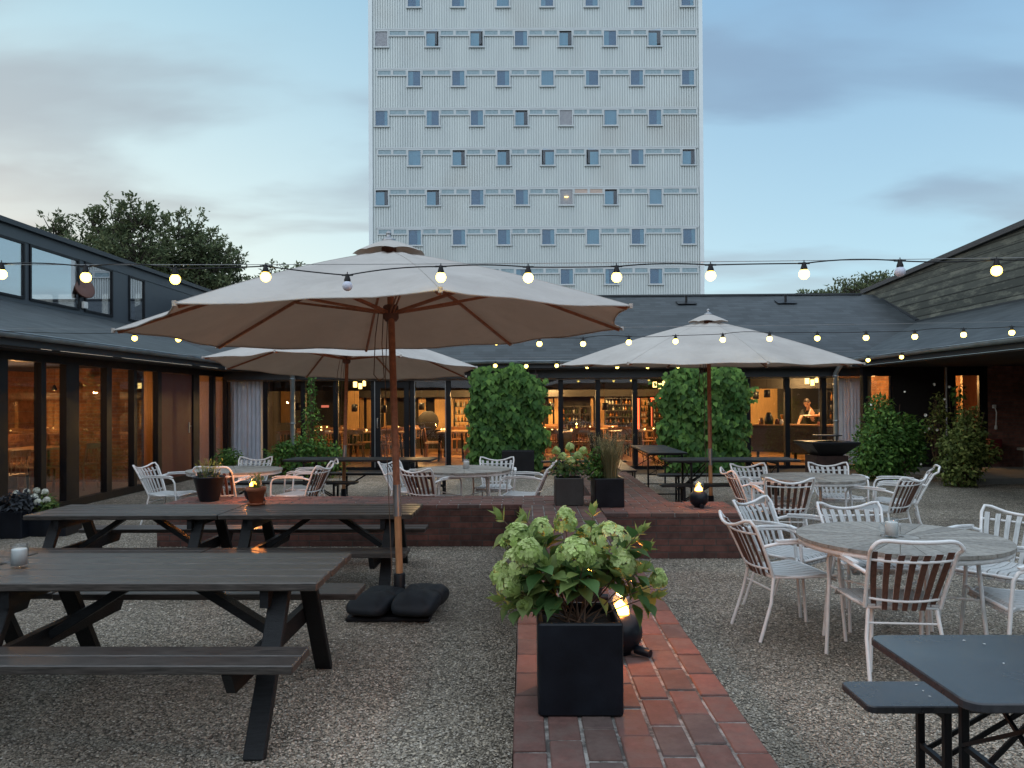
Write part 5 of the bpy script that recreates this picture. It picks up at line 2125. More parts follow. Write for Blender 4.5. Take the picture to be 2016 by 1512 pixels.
def bush(label, base, blobs, n, leaf, mat='leaf_bush', name='shrub', cat='shrub', group=None, stems=True, seed=1, flowers=None, inner=True):
    """loose shrub: leaves on the shells of several lumps plus some within"""
    rg = np.random.default_rng(seed)
    root = thing(name, label, cat, base, 0, group)
    V, Fs, T = [], [], []
    off = 0
    vol = sum(b[3] * b[5] for b in blobs)
    st = MB()
    for (bx, by, bz, rx, ry, rz_) in blobs:
        k = int(n * rx * rz_ / vol)
        d = unit(rg.normal(size=(k, 3)))
        lump = 1 + .16 * np.sin(d[:, 0] * 7 + bx * 3) * np.sin(d[:, 2] * 6 + bz) + .1 * np.sin(d[:, 1] * 9)
        r_ = (rg.random(k) ** .35) * lump
        r_ = np.where(rg.random(k) < .06, r_ * 1.18, r_)
        P = np.array([bx, by, bz]) + d * r_[:, None] * np.array([rx, ry, rz_])
        D = d * .5 + rnd(k) * .6 + np.array([0, 0, -.25])
        Nn = d * .9 + np.array([0, 0, .5]) + rnd(k) * .5
        v_, f_, t_ = leafcloud(P, D, Nn, leaf * (.6 + .8 * rg.random(k)), leaf * .6)
        V.append(v_)
        Fs.append(f_ + off)
        T.append(t_)
        off += len(v_)
        if stems:
            for q in range(7):
                e_ = Vector((bx, by, bz)) + Vector((rg.normal() * rx * .5, rg.normal() * ry * .5, rg.random() * rz_ * .9))
                st.tube([(bx * .2, by * .2, 0), (e_.x * .6, e_.y * .6, e_.z * .5), e_], [.012, .008, .003], 5)
    V = np.concatenate(V)
    V[:, 2] = np.maximum(V[:, 2], .01)
    if stems:
        st.build('stems', 'stem_brown', root)
    npobj('foliage', V, np.concatenate(Fs), mat, root, np.concatenate(T))
    if flowers:
        for (x_, y_, z_, s_) in flowers:
            f_ = MB()
            for a in range(6):
                ang = a * PI / 3
                f_.add([(x_, y_, z_), (x_ + s_ * math.cos(ang), y_ - .01, z_ + s_ * math.sin(ang)), (x_ + s_ * math.cos(ang + 1), y_ - .015, z_ + s_ * math.sin(ang + 1))], [(0, 1, 2)])
            f_.build('flower', 'floret_white', root)
    return root


def ivy(label, x0, x1, y, z1, seed, dens=3600, droop=()):
    rg = np.random.default_rng(seed)
    root = thing('ivy_screen', label, 'climber', ((x0 + x1) / 2, y, 0), 0, 'leafy climbers in front of the hall')
    w = (x1 - x0) / 2
    k = dens
    # superellipse shell facing the camera with bulges
    u_ = rg.uniform(-1, 1, k)
    v_ = rg.random(k)
    side = rg.random(k)
    edge = 1.03 - .10 * np.sin(v_ * 7 + seed + np.sign(u_)) ** 2 + .03 * np.sin(v_ * 37 + seed) - .10 * np.clip(v_ - .86, 0, 1) / .14 * np.abs(u_) + .05 * np.sin(v_ * 23 + seed * 2) - .12 * np.clip(.2 - v_, 0, 1) / .2
    X = u_ * w * edge
    dep = (1 - np.abs(u_) ** 4) ** .5 * (.38 + .07 * np.sin(v_ * 14 + u_ * 5) + .05 * np.sin(u_ * 11))
    top_ = z1 * (1 - .045 * (1 + np.sin(u_ * 6 + seed)) + .012 * np.sin(u_ * 19) - .06 * np.abs(u_) ** 3)
    Z = .1 + v_ * (top_ - .1)
    Yy = -dep * (1 - .25 * np.clip(v_ - .9, 0, 1) * 8) - rg.random(k) ** 2 * .16 + .06 + (side < .22) * rg.random(k) * dep
    loose = rg.random(k) < .05
    X = X + loose * rg.normal(size=k) * .08
    Z = Z + loose * np.abs(rg.normal(size=k)) * .07
    P = np.stack([X, Yy, Z], 1)
    out = np.stack([u_ ** 3 * .9, -np.ones(k), np.full(k, .45)], 1)
    D = np.stack([rg.normal(size=k) * .45, -.35 - .3 * rg.random(k), -.8 - .3 * rg.random(k)], 1)
    N_ = out + rnd(k) * .7
    Lf = .11 + .07 * rg.random(k)
    tint = np.stack([np.clip(rg.random(k) ** 2 * .7 + .55 * np.clip(v_ - .7, 0, 1) * 2 * rg.random(k), 0, 1), rg.random(k), rg.random(k)], 1)
    shoots = MB()
    SP = []
    for q in range(16):
        ang = rg.uniform(0, PI)
        ex, ez = math.cos(ang) * w * .95, .9 + math.sin(ang) * (z1 - 1.0)
        if rg.random() < .4:
            ex, ez = (1 if rg.random() < .5 else -1) * w * .97, rg.uniform(.4, z1 - .2)
        p0 = Vector((ex, -.2, ez))
        dr_ = Vector((math.copysign(rg.uniform(.05, .22), ex), rg.uniform(-.1, .05), rg.uniform(-.05, .16)))
        pp = [p0, p0 + dr_ * .6, p0 + dr_ + Vector((0, 0, -.05))]
        shoots.tube(pp, .003, 4)
        for m_ in range(7):
            SP.append(tuple(p0.lerp(pp[2], .2 + m_ * .13)))
    SP = np.array(SP)
    SD = np.stack([rg.normal(size=len(SP)) * .6, -.3 * np.ones(len(SP)), -.7 * np.ones(len(SP))], 1)
    P = np.concatenate([P, SP])
    D = np.concatenate([D, SD])
    N_ = np.concatenate([N_, rnd(len(SP)) * .6 + np.array([0, -1, .5])])
    Lf = np.concatenate([Lf, .07 + .05 * rg.random(len(SP))])
    tint = np.concatenate([tint, np.stack([.5 + .5 * rg.random(len(SP)), rg.random(len(SP)), rg.random(len(SP))], 1)])
    V, Fc, T = leafcloud(P, D, N_, Lf, Lf * .85, .2, tint)
    shoots.build('shoots', 'stem_green', root)
    npobj('foliage', V, Fc, 'leaf_ivy', root, T)
    tr_ = MB()
    for i in range(9):
        q = -w * .8 + 1.6 * w * i / 8
        tr_.tube([(q, 0, 0), (q * 1.02 + .03, -.05, z1 * .5), (q * .95, 0, z1 * .94)], [.016, .01, .005], 6)
    tr_.bb((-w * .82, .02, .15), (w * .82, .05, z1 * .9))
    tr_.build('trellis', 'slat_dark', root)
    return root


a, b = at(922, 800, 16.7).x, at(1074, 800, 16.7).x
ivy('dense green climber screen in front of the hall, left of the two planters path', a, b, 17.25, 2.46, 3)
a, b = at(1303, 800, 16.7).x, at(1484, 800, 16.7).x
ivy('dense green climber screen behind the right parasol pole', a, b, 17.25, 2.42, 8, 3900)

B1 = at(1752, 940, 15.3)
bush('round dense green shrub by the right curtain and porch', (B1.x, 15.3, 0), [(-.05, 0, .75, .62, .5, .62), (-.2, 0, .45, .55, .5, .45), (.25, .1, .85, .45, .4, .45), (-.15, .1, 1.35, .25, .25, .35), (.42, 0, .5, .25, .3, .3)], 6500, .09, 'leaf_ivy', seed=4, flowers=[(-.45, -.2, 1.5, .02), (.2, -.2, 1.75, .02), (.45, -.3, .35, .025)])
B2 = at(1893, 955, 14.2)
bush('yellow green climbing rose sprawling at the corner of the porch slab', (B2.x, 14.2, 0), [(-.05, 0, .35, .38, .35, .35), (.05, 0, .75, .45, .35, .3), (.2, .1, 1.1, .22, .2, .35), (.42, .1, .6, .3, .3, .2)], 3200, .085, 'leaf_bush', seed=5)
B3 = at(1855, 900, 15.6)
bush('thin flowering shrub with pale blooms against the dark board wall', (B3.x, 15.8, 0), [(0, 0, 1.05, .3, .25, .35), (.05, 0, 1.45, .16, .15, .3)], 420, .075, 'leaf_bush', seed=6, flowers=[(-.28, -.1, 1.28, .035), (-.22, -.1, 1.0, .035), (-.1, -.1, 1.9, .03), (.2, -.1, 1.85, .03), (-.3, -.1, .95, .03), (.05, -.2, 1.6, .025), (-.05, -.1, .98, .03)])
B4 = at(1916, 760, 15.8)
bush('narrow leafy climber growing up beside the lit porch window', (B4.x - .24, 15.9, 0), [(0, 0, 1.7, .13, .12, .25), (0, 0, 1.2, .11, .1, .35), (0, 0, .6, .12, .1, .4)], 300, .085, 'leaf_ivy', seed=7)
B5 = at(449, 905, 12.6)
bush('clipped small green bush in a pot before the left curtain', (B5.x, 12.6, 0), [(0, 0, .72, .22, .2, .13), (.02, 0, .6, .18, .18, .1)], 700, .05, 'leaf_ivy', seed=8)
for (q, yy, w, h, lab, sd) in ((560, 915, .45, .75, 'low green shrub left of the downpipe near the left curtain', 1), (600, 918, .5, .9, 'green shrub just right of the left downpipe', 2), (640, 912, .45, .7, 'low green shrub behind the left parasol pole rope', 3)):
    a = at(q, yy, 16.3)
    bush(lab, (a.x, 16.3, 0), [(0, 0, h * .5, w, .35, h * .5), (.1, 0, h * .75, w * .6, .3, h * .3)], 900, .085, 'leaf_ivy', seed=20 + sd)
a = at(612, 850, 16.6)
bush('tall slender climbing plant between the left downpipe and the parasol pole', (a.x, 16.6, 0), [(0, 0, 1.2, .22, .2, .35), (0, 0, 1.75, .10, .1, .4), (.02, 0, 2.1, .08, .08, .2)], 520, .07, 'leaf_ivy', seed=30)
bush('mass of dark leaves in the trough at the left frame edge', (P5[0], P5[1], .26), [(.05, 0, .12, .24, .2, .12), (.1, 0, .18, .12, .1, .08)], 520, .075, 'leaf_dark', seed=31, stems=False, name='foliage_plant', cat='plant')
bush('small bushy green plant between the two planters mid path', (P3[0] - .1, P3[1] + .05, TOP + .27), [(-.02, 0, .12, .12, .1, .14), (.0, .0, .25, .09, .1, .12)], 420, .05, 'leaf_ivy', seed=32, name='leafy_plant', cat='plant')


def grass(label, base, n, h, w, spread, seed, heads=True, mat='grass_blade'):
    r_ = random.Random(seed)
    root = thing('ornamental_grass', label, 'grass plant', base)
    m_ = MB()
    for i in range(n):
        a = r_.uniform(0, 2 * PI)
        r0_ = r_.uniform(0, w)
        ht = h * r_.uniform(.6, 1.1)
        le = r_.uniform(.1, spread)
        p0 = Vector((r0_ * math.cos(a), r0_ * math.sin(a), 0))
        dr_ = Vector((math.cos(a), math.sin(a), 0))
        P = [p0 + dr_ * (le * ht * w_ ** 2) + Vector((0, 0, ht * (w_ - .15 * le * w_ ** 3))) for w_ in (0, .25, .5, .75, 1)]
        sd = Vector((-dr_.y, dr_.x, 0)) if r_.random() < .5 else Vector((1, 0, 0))
        vs, fs = [], []
        for k, p in enumerate(P):
            hw_ = .0028 * (1 - k / 4.6)
            vs += [p - sd * hw_, p + sd * hw_]
        for k in range(4):
            fs.append((2 * k, 2 * k + 1, 2 * k + 3, 2 * k + 2))
        tn = (r_.random(), r_.random(), 0)
        m_.add(vs, fs, True, tn)
        if heads and r_.random() < .35:
            for q in range(7):
                pp = P[4] - (P[4] - P[3]) * (q * .09)
                dd = Vector((r_.uniform(-1, 1), r_.uniform(-1, 1), .8)).normalized()
                leaf5(m_, pp, dd, Vector((r_.uniform(-1, 1), r_.uniform(-1, 1), .5)), .022, .006, .1, (1, .7, 0))
    m_.build('blades', mat, root)
    return root


grass('feathery ornamental grass in the black planter mid path', (P3[0] + .03, P3[1], TOP + .27), 420, .52, .08, .42, 3)
grass('sparse dry stems sticking out of the black tapered pot', (tp.location.x, tp.location.y, TOP + .25), 110, .22, .13, .3, 5, True, 'leaf_bush')
grass('small sprigs growing in the terracotta pot', (tpot.location.x, tpot.location.y, .612 + .135), 60, .16, .05, .35, 6, True, 'leaf_bush')
bush('low leafy clump in the black tapered pot', (tp.location.x, tp.location.y, TOP + .24), [(0, 0, .04, .14, .14, .06)], 260, .04, 'leaf_dark', seed=41, stems=False, name='leafy_plant', cat='plant')

# ------------------------------------------------------------------ trees beyond the roofs
def tr(px_, Y, ztop_px, spec, label, nl, leaf, seed, grp):
    b_ = at(px_, 700, Y)
    zt = at(px_, ztop_px, Y).z
    crown = []
    for (qx, qy, rx, rz_) in spec:
        c_ = at(qx, qy, Y)
        crown.append((c_.x - b_.x, 0, c_.z, rx, rz_))
        crown.append((c_.x - b_.x + rx * .3, rx * .6, c_.z - rz_ * .2, rx * .8, rz_ * .9))
    tree_thing('deciduous_tree', label, grp, (b_.x, Y, 0), zt, crown, nl, leaf, seed)


GT = 'trees beyond the left clerestory roof'
GT2 = 'trees beyond the right roof'
tr(110, 34, 415, ((105, 455, .75, 1.0), (85, 500, 1.0, .8), (130, 510, 1.2, 1.0), (60, 540, 1., .8)), 'small sparse treetop furthest left above the clerestory roof', 4200, .18, 1, GT)
tr(230, 33, 400, ((185, 445, .9, .9), (225, 440, 1.0, 1.2), (270, 440, 1.1, 1.3), (215, 500, 1.8, 1.2), (270, 510, 1.8, 1.2), (160, 500, 1.2, 1.0)), 'large dark twin topped tree left behind the clerestory roof', 11500, .2, 2, GT)
tr(385, 35, 425, ((350, 470, 1.1, 1.2), (378, 462, 1.1, 1.2), (400, 500, 1.4, 1.2), (340, 530, 1.8, 1.4), (420, 540, 1.4, 1.1), (448, 510, .7, 1.1), (455, 560, 1.0, .8), (390, 570, 2.0, 1.0)), 'broad dark tree right of the twin topped one behind the left roof', 11500, .2, 3, GT)
tr(535, 40, 515, ((530, 550, 1.1, 1.0), (515, 575, 1.3, .9), (550, 575, 1.3, .9)), 'small dark treetop just left of the near parasol top', 2600, .2, 4, GT)
tr(583, 41, 515, ((585, 545, 1.0, .9), (590, 575, 1.4, .9), (570, 575, 1.2, .8)), 'small dark treetop between the near parasol and its left neighbour', 2400, .2, 5, GT)
tr(1600, 42, 570, ((1590, 588, .9, .5), (1612, 592, .9, .5)), 'little treetop peeking over the slate ridge on the right', 1300, .2, 6, GT2)
tr(1665, 41, 555, ((1650, 582, 1.1, .6), (1680, 572, 1.2, .7), (1712, 560, 1.1, .6), (1740, 555, 1., .5)), 'treetop showing above the ridge beside the shingle wall', 2400, .2, 7, GT2)


# ------------------------------------------------------------------ string lights
def string(label, bulbs, Y, r, cable_pts, off=(), white=(), sag=.02, sup=.10, anchor=True, power=None):
    """bulbs: world points (bulb centre); one string carries them all"""
    root = thing('string_lights', label, 'string lights', (0, 0, 0), 0, 'bulb strings across the courtyard')
    cb_ = MB()
    tops = [Vector(p) + Vector((0, 0, r * 2.1)) for p in bulbs]
    full = [Vector(cable_pts[0])] + tops + [Vector(cable_pts[1])]
    pts = []
    rr = random.Random(len(bulbs))
    for i in range(len(full) - 1):
        a, b = full[i], full[i + 1]
        d = rr.uniform(-.012, .022)
        n_ = 8 if (b - a).length < 1 else 24
        dd = (b - a).length
        for k in range(n_):
            w = k / n_
            s_ = (-d if dd < 1 else (.03 * dd * .5)) * 4 * w * (1 - w)
            pts.append(a.lerp(b, w) - Vector((0, 0, s_)))
    pts.append(full[-1])
    cb_.tube(pts, .0036, 5)
    cb_.build('cable', 'black_metal', root)
    wr = MB()
    w0, w1 = Vector(cable_pts[2]), Vector(cable_pts[3])
    wp = [w0.lerp(w1, k / 40) - Vector((0, 0, sag * 4 * (k / 40) * (1 - k / 40))) for k in range(41)]
    wr.tube(wp, .0022, 4)
    wr.build('support_wire', 'frame_steel', root)
    for i, p in enumerate(bulbs):
        p = Vector(p)
        s_ = MB()
        s_.tube([p + Vector((0, 0, r * .85)), p + Vector((0, 0, r * 1.15)), p + Vector((0, 0, r * 1.9)), p + Vector((0, 0, r * 2.3))], [r * .62, r * .66, r * .42, r * .4], 12)
        s_.bar(p + Vector((-r * 1.1, 0, r * 2.12)), p + Vector((r * 1.1, 0, r * 2.12)), r * .3, r * .3)
        s_.tube([p + Vector((0, 0, r * 2.2)), p + Vector((0, 0, r * 2.75))], r * .1, 5)
        s_.build('socket', 'black_metal', root)
        m_ = 'bulb_off' if i in off else ('bulb_white' if i in white else 'bulb_warm')
        b_ = MB()
        pr = [(0, -r)] + [(r * math.cos(a), r * math.sin(a)) for a in [(-PI / 2 + PI * (k + 1) / 13) for k in range(9)]] + [(r * .55, r * .9)]
        b_.lathe(pr, tuple(p), 18)
        b_.build('bulb', m_, root)
    return root


pxs = [(3, 540), (169, 546), (345, 550), (523, 545), (684, 563), (868, 546), (1040, 547), (1214, 546), (1399, 543), (1583, 540), (1772, 535), (1962, 533)]
B_ = [at(a, b, 4.12) for a, b in pxs]
B_ = [at(-165, 536, 4.12)] + B_ + [at(2150, 530, 4.12)]
string('nearest bulb string crossing in front of the large parasol top', B_, 4.12, .0275,
       ((-7.0, 4.12, 2.42), (7.3, 4.12, 2.42), (-7.0, 4.12, 2.43), (7.3, 4.12, 2.42)), off=(5, 11), white=(7, 1), sag=.085)
pxs = [(-18, 657), (75, 660), (170, 663), (265, 666), (351, 668), (437, 668), (523, 669), (609, 669), (695, 668), (781, 668), (867, 668), (922, 681), (977, 674), (1062, 677), (1148, 677), (1238, 674), (1330, 672), (1423, 669), (1515, 667), (1609, 666), (1705, 665), (1801, 663), (1897, 659), (1992, 655)]
pxs = pxs[3:]
B_ = [at(a, b, 8.7) for a, b in pxs if b != 681]
string('second bulb string passing over the slate roof and before the right parasol', B_, 8.7, .031,
       ((-6.5, 8.7, 2.48), (7.3, 8.7, 2.5), (-6.5, 8.7, 2.47), (7.3, 8.7, 2.49)), white=tuple(range(5, 25)), sag=.05)
pxs = [(975, 720), (1036, 721), (1096, 720), (1156, 722), (1215, 722), (1275, 722), (1335, 721), (1395, 720), (1455, 719), (1515, 717), (1578, 715), (1642, 712), (1709, 709), (1775, 703)]
B_ = [at(a, b, 13.2) for a, b in pxs]
string('furthest bulb string along the eave above the ivy screens', B_, 13.2, .033,
       ((-6.5, 13.2, 2.48), (7.3, 13.2, 2.5), (-6.5, 13.2, 2.46), (7.3, 13.2, 2.48)), white=tuple(range(0, 14)), sag=.12)

# ------------------------------------------------------------------ grill
a = at(1623, 905, 14.5)
gr_ = thing('plancha_grill', 'square rusty steel fire grill with flared black bowl before the bar', 'grill', (a.x, 14.4, 0), R(2))
gr_.scale = (.96, .96, 1)
MB().box((0, 0, .285), (.62, .55, .57), bev=.01).build('pedestal', 'rust_steel', gr_)
m_ = MB()
o_, i_ = .46, .22
vs = [(-o_, -o_, .80), (o_, -o_, .80), (o_, o_, .80), (-o_, o_, .80), (-i_, -i_, .575), (i_, -i_, .575), (i_, i_, .575), (-i_, i_, .575)]
vs += [(-o_, -o_, .83), (o_, -o_, .83), (o_, o_, .83), (-o_, o_, .83), (-.2, -.2, .83), (.2, -.2, .83), (.2, .2, .83), (-.2, .2, .83), (-.15, -.15, .68), (.15, -.15, .68), (.15, .15, .68), (-.15, .15, .68)]
fs = []
for k, (A, B) in enumerate(((4, 0), (0, 8), (8, 12), (12, 16))):
    fs += [(A + i, A + (i + 1) % 4, B + (i + 1) % 4, B + i) for i in range(4)]
fs += [(16, 17, 18, 19), (7, 6, 5, 4)]
m_.add(vs, fs)
m_.build('bowl', 'black_metal', gr_)
m_ = MB()
m_.tube([(.25, .1, .83), (.25, .1, .95)], .012, 6).tube([(.18, .1, .83), (.18, .1, .93)], .012, 6)
m_.lathe([(0, .93), (.27, .93), (.27, .945), (0, .945)], (.02, 0, 0), 24)
m_.build('upper_grate', 'black_metal', gr_)

# ------------------------------------------------------------------ restaurant interior furniture
def din_table(label, loc, rz, L=1.6, Wd=.75):
    root = thing('dining_table', label, 'table', loc, rz, 'dining tables inside the restaurant')
    MB().box((0, 0, .735), (L, Wd, .03), bev=.004).build('tabletop', 'table_inner', root)
    for a in (-1, 1):
        for b in (-1, 1):
            MB().bar((a * (L / 2 - .12), b * (Wd / 2 - .1), .72), (a * (L / 2 - .06), b * (Wd / 2 - .06), 0), .04, .04).build('leg', 'black_metal', root)
    return root


def din_chair():
    root = thing('dining_chair', 'wooden dining chair standing indoors behind the restaurant glass', 'chair', (0, 0, 0), 0, 'wooden chairs inside the restaurant')
    MB().box((0, 0, .445), (.44, .42, .025), bev=.006).build('seat', 'chair_wood', root)
    m_ = MB()
    for s_ in (-1, 1):
        m_.bar((s_ * .19, -.19, .45), (s_ * .2, -.25, .80), .025, .025)
    m_.box((0, -.245, .765), (.42, .02, .10), rot=Euler((R(9), 0, 0)), bev=.004)
    for k in range(4):
        m_.bar(((k - 1.5) * .09, -.205, .47), ((k - 1.5) * .09, -.235, .72), .018, .01)
    m_.build('backrest', 'chair_wood', root)
    for a in (-1, 1):
        for b in (-1, 1):
            MB().bar((a * .18, b * .17, .44), (a * .2, b * .2, 0), .028, .028).build('leg', 'chair_wood', root)
    return root


DC = None
tabs = [(-5.6, 20.0, 0), (-3.9, 20.0, 0), (-3.7, 22.3, 0), (-1.9, 20.3, 90), (-1.5, 22.6, 0), (.2, 21.0, 0), (1.0, 19.7, 0), (2.1, 21.6, 0), (3.0, 20.0, 0), (4.3, 21.9, 90), (-5.8, 22.6, 0), (.4, 23.0, 0)]
tl = ['far left dining table under the framed picture inside the hall', 'dining table right of the picture inside the hall', 'rear dining table by the wood panel', 'dining table just inside the glass doors', 'rear dining table seen through the door opening', 'dining table right behind the left ivy screen', 'dining table nearest the glass, right of the left ivy screen', 'dining table before the bottle shelves', 'dining table left of the right ivy screen behind glass', 'dining table near the bar behind the right ivy screen', 'rear left dining table in the dark corner', 'rear dining table in front of the glass shelves']
for i, (x_, y_, rz) in enumerate(tabs):
    tb = din_table(tl[i], (x_, y_, FZ), R(rz))
    for k, (dx, dy, a) in enumerate(((-.38, -.55, 0), (.38, -.55, 0), (-.38, .55, 180), (.38, .55, 180))):
        if rz:
            dx, dy, a = -dy, dx, a + 90
        loc = (x_ + dx + rb.uniform(-.04, .04), y_ + dy + rb.uniform(-.05, .05), FZ)
        rot = R(a + rb.uniform(-10, 10))
        if DC is None:
            DC = din_chair()
            DC.location = loc
            DC.rotation_euler = (0, 0, rot)
        else:
            o_ = copytree(DC)
            o_.location = loc
            o_.rotation_euler = (0, 0, rot)
    for k in range(2):
        cn = thing('tea_light', 'small glass with a lit candle on a dining table inside the restaurant', 'candle', (x_ + rb.uniform(-.35, .35), y_ + rb.uniform(-.2, .2), FZ + .752), 0, 'lit candles on the dining tables')
        MB().lathe([(0, 0), (.028, 0), (.032, .07), (.03, .07), (.026, .004), (0, .004)], seg=12).build('glass', 'glass_jar', cn)
        MB().lathe([(0, .02), (.02, .025), (.018, .05), (0, .06)], seg=8).build('candle', 'candle_glow', cn)
    if i % 2 == 0:
        for k in range(3):
            nap = MB().box((0, 0, .02), (.16, .12, .03), bev=.006).build('napkin', 'white_china')
            nap.location = (x_ + (k - 1) * .45, y_ - .1 + .1 * (k % 2), FZ + .75)
            nap.rotation_euler = (0, 0, rb.uniform(-.3, .3))
            tag(nap, 'folded white napkin on a dining table inside the restaurant', 'napkin', 'napkins on the dining tables')


def pendant(px_, py_, Y, label, w=.16):
    a = at(px_, py_, Y)
    root = thing('pendant_lamp', label, 'lamp', (a.x, Y, a.z), 0, 'black pendant lamps inside the restaurant')
    MB().lathe([(w / 2 - .004, -.10), (w / 2, -.10), (w / 2, .09), (w * .3, .10), (0, .10), (0, .096), (w / 2 - .01, .085), (w / 2 - .006, -.10)], seg=20).build('shade', 'black_metal', root)
    MB().tube([(0, 0, .1), (0, 0, 2.27 - a.z)], .004, 5).build('cord', 'black_metal', root)
    MB().lathe([(0, -.075), (w * .3, -.07), (w * .3, -.06), (0, -.06)], seg=14).build('bulb', 'lamp_inner', root)
    return root


for i, (x_, y_) in enumerate(((-8.3, 10.9), (-8.4, 13.0), (-8.2, 8.0))):
    tb = din_table(['dining table in the left wing behind the second pane', 'dining table in the left wing by the brick counter', 'dining table in the left wing at the left frame edge'][i], (x_, y_, .1), R(90), 1.4)
    for (dx, dy, a) in ((-.6, -.3, -90), (-.6, .35, -90), (.6, -.3, 90), (.6, .35, 90)):
        o_ = copytree(DC)
        o_.location = (x_ + dx, y_ + dy, .1)
        o_.rotation_euler = (0, 0, R(a + rb.uniform(-8, 8)))
    cn = thing('tea_light', 'small glass with a lit candle on a dining table in the left wing', 'candle', (x_ + .1, y_, .1 + .752), 0, 'lit candles in the left wing')
    MB().lathe([(0, 0), (.028, 0), (.032, .07), (.03, .07), (.026, .004), (0, .004)], seg=12).build('glass', 'glass_jar', cn)
    MB().lathe([(0, .02), (.02, .025), (.018, .05), (0, .06)], seg=8).build('candle', 'candle_glow', cn)
for i, (a, b, Y_) in enumerate(((698, 803, 21.), (756, 805, 20.6), (697, 800, 22.4), (1080, 803, 20.6), (1086, 800, 22.), (1191, 800, 20.8), (1488, 778, 21.2), (1510, 775, 20.2), (588, 800, 21.), (830, 800, 21.5))):
    if i in (2,):
        continue
    pendant(a, b, Y_, ['black drum pendant beside the tall wood panel', 'black drum pendant left of the glass doors', '', 'black drum pendant right of the left ivy screen', 'black drum pendant beside another right of the left ivy screen', 'black drum pendant before the bottle shelves', 'black drum pendant in front of the wood wall, left of two by the bar', 'black drum pendant in front of the wood wall, right of two by the bar', 'black drum pendant above the shrubs near the left downpipe', 'black drum pendant behind the glass door opening'][i])


def ceiling_lamp(px_, py_, Y, label):
    a = at(px_, py_, Y)
    root = thing('tube_ceiling_lamp', label, 'lamp', (a.x, Y, a.z), 0, 'glowing ceiling lamps inside the restaurant')
    m_ = MB()
    for (dx, dz, r_) in ((-.10, .0, .05), (.03, -.04, .045), (.13, .03, .04)):
        m_.lathe([(0, -.07), (r_, -.07), (r_, .07), (0, .07)], (dx, 0, dz), 12)
    m_.build('tubes', 'lamp_inner', root)
    m_ = MB()
    m_.bar((-.16, 0, .09), (.18, 0, .09), .05, .02)
    m_.tube([(0, 0, .09), (0, 0, max(.12, 2.27 - a.z))], .006, 5)
    m_.build('bracket', 'black_metal', root)


ceiling_lamp(707, 757, 19.4, 'glowing cluster lamp under the ceiling beside the left parasol pole')
ceiling_lamp(1297, 757, 19.4, 'glowing cluster lamp under the ceiling at the left edge of the right ivy screen')
ceiling_lamp(1597, 750, 19.0, 'glowing cluster lamp above the barman')
a = at(640, 800, 23.0)
es = MB().box((0, 0, 0), (.22, .04, .07)).build('exit_sign', 'sign_red')
es.location = (a.x, 23.0, a.z)
tag(es, 'tiny red lit sign in the dark left half of the restaurant', 'sign')
# picture, screens
a, b = at(553, 832, 21.6), at(572, 763, 21.6)
pf = thing('framed_picture', 'tall orange lit picture panel on the dark wall near the left downpipe', 'picture', (a.x, 21.6, a.z))
MB().bb((0, 0, 0), (b.x - a.x, .03, b.z - a.z)).build('canvas', 'inner_wood', pf)
MB().bb((-.02, -.005, -.02), (0, .035, b.z - a.z + .02)).bb((b.x - a.x, -.005, -.02), (b.x - a.x + .02, .035, b.z - a.z + .02)).build('frame', 'inner_dark', pf)
a = at(843, 830, 21.8)
vs_ = MB().lathe([(0, -.3), (.16, -.28), (.27, -.15), (.31, 0), (.27, .15), (.15, .27), (.08, .3), (0, .3)], seg=28).build('round_screen', 'inner_dark')
vs_.location = (a.x, 21.8, a.z)
vs_.scale = (1, .25, 1)
tag(vs_, 'large dark oval lantern behind the glass door opening', 'lantern')


def shelf(px0, px1, py0, py1, Y, label, rows, kind, mat='inner_dark'):
    a, b = at(px0, py1, Y), at(px1, py0, Y)
    w, h_ = b.x - a.x, b.z - a.z
    root = thing('bottle_shelf', label, 'shelf', (a.x, Y, a.z))
    m_ = MB()
    for i in range(rows + 1):
        z_ = h_ * i / rows
        m_.bb((0, -.14, z_ - .008), (w, .14, z_ + .008))
    m_.bb((-.02, -.15, -.02), (0, .15, h_ + .02)).bb((w, -.15, -.02), (w + .02, .15, h_ + .02))
    m_.build('rack', mat, root)
    mats = {'bottle_green': MB(), 'bottle_amber': MB(), 'bottle_clear': MB()}
    for i in range(rows):
        x_ = .04
        z_ = h_ * i / rows + .009
        hh = min(h_ / rows - .03, .26)
        while x_ < w - .03:
            k = rb.choice(list(mats))
            s_ = rb.uniform(.8, 1) * hh
            mats[k].lathe([(0, 0), (.028, 0), (.028, s_ * .6), (.01, s_ * .75), (.01, s_), (0, s_)], (x_, rb.uniform(-.05, .05), z_), 8)
            x_ += rb.uniform(.065, .12)
    for k, m__ in mats.items():
        o_ = m__.build('bottles', k, root)
        o_['kind'] = 'stuff'
    return root


shelf(1192, 1222, 784, 845, 22.8, 'wine bottle shelves in the middle of the restaurant', 5, 0)
shelf(1224, 1250, 784, 845, 22.8, 'narrow bottle shelves left of the red neon frame', 5, 0)
shelf(1261, 1279, 786, 845, 23.2, 'bottle shelves framed in red neon left of the right ivy screen', 5, 0)
shelf(1286, 1312, 788, 845, 23.2, 'bottle shelves glowing red at the edge of the right ivy screen', 5, 0)
shelf(1107, 1140, 800, 845, 22.4, 'rack of glassware right of the left ivy screen', 3, 0)
shelf(1143, 1162, 800, 845, 22.4, 'second narrower rack of glassware beside the first', 3, 0)
shelf(1625, 1652, 770, 845, 20.4, 'back bar shelves with spirits right of the barman', 4, 0)
shelf(895, 922, 786, 845, 23.4, 'lit shelves at the left edge of the left ivy screen', 4, 0)
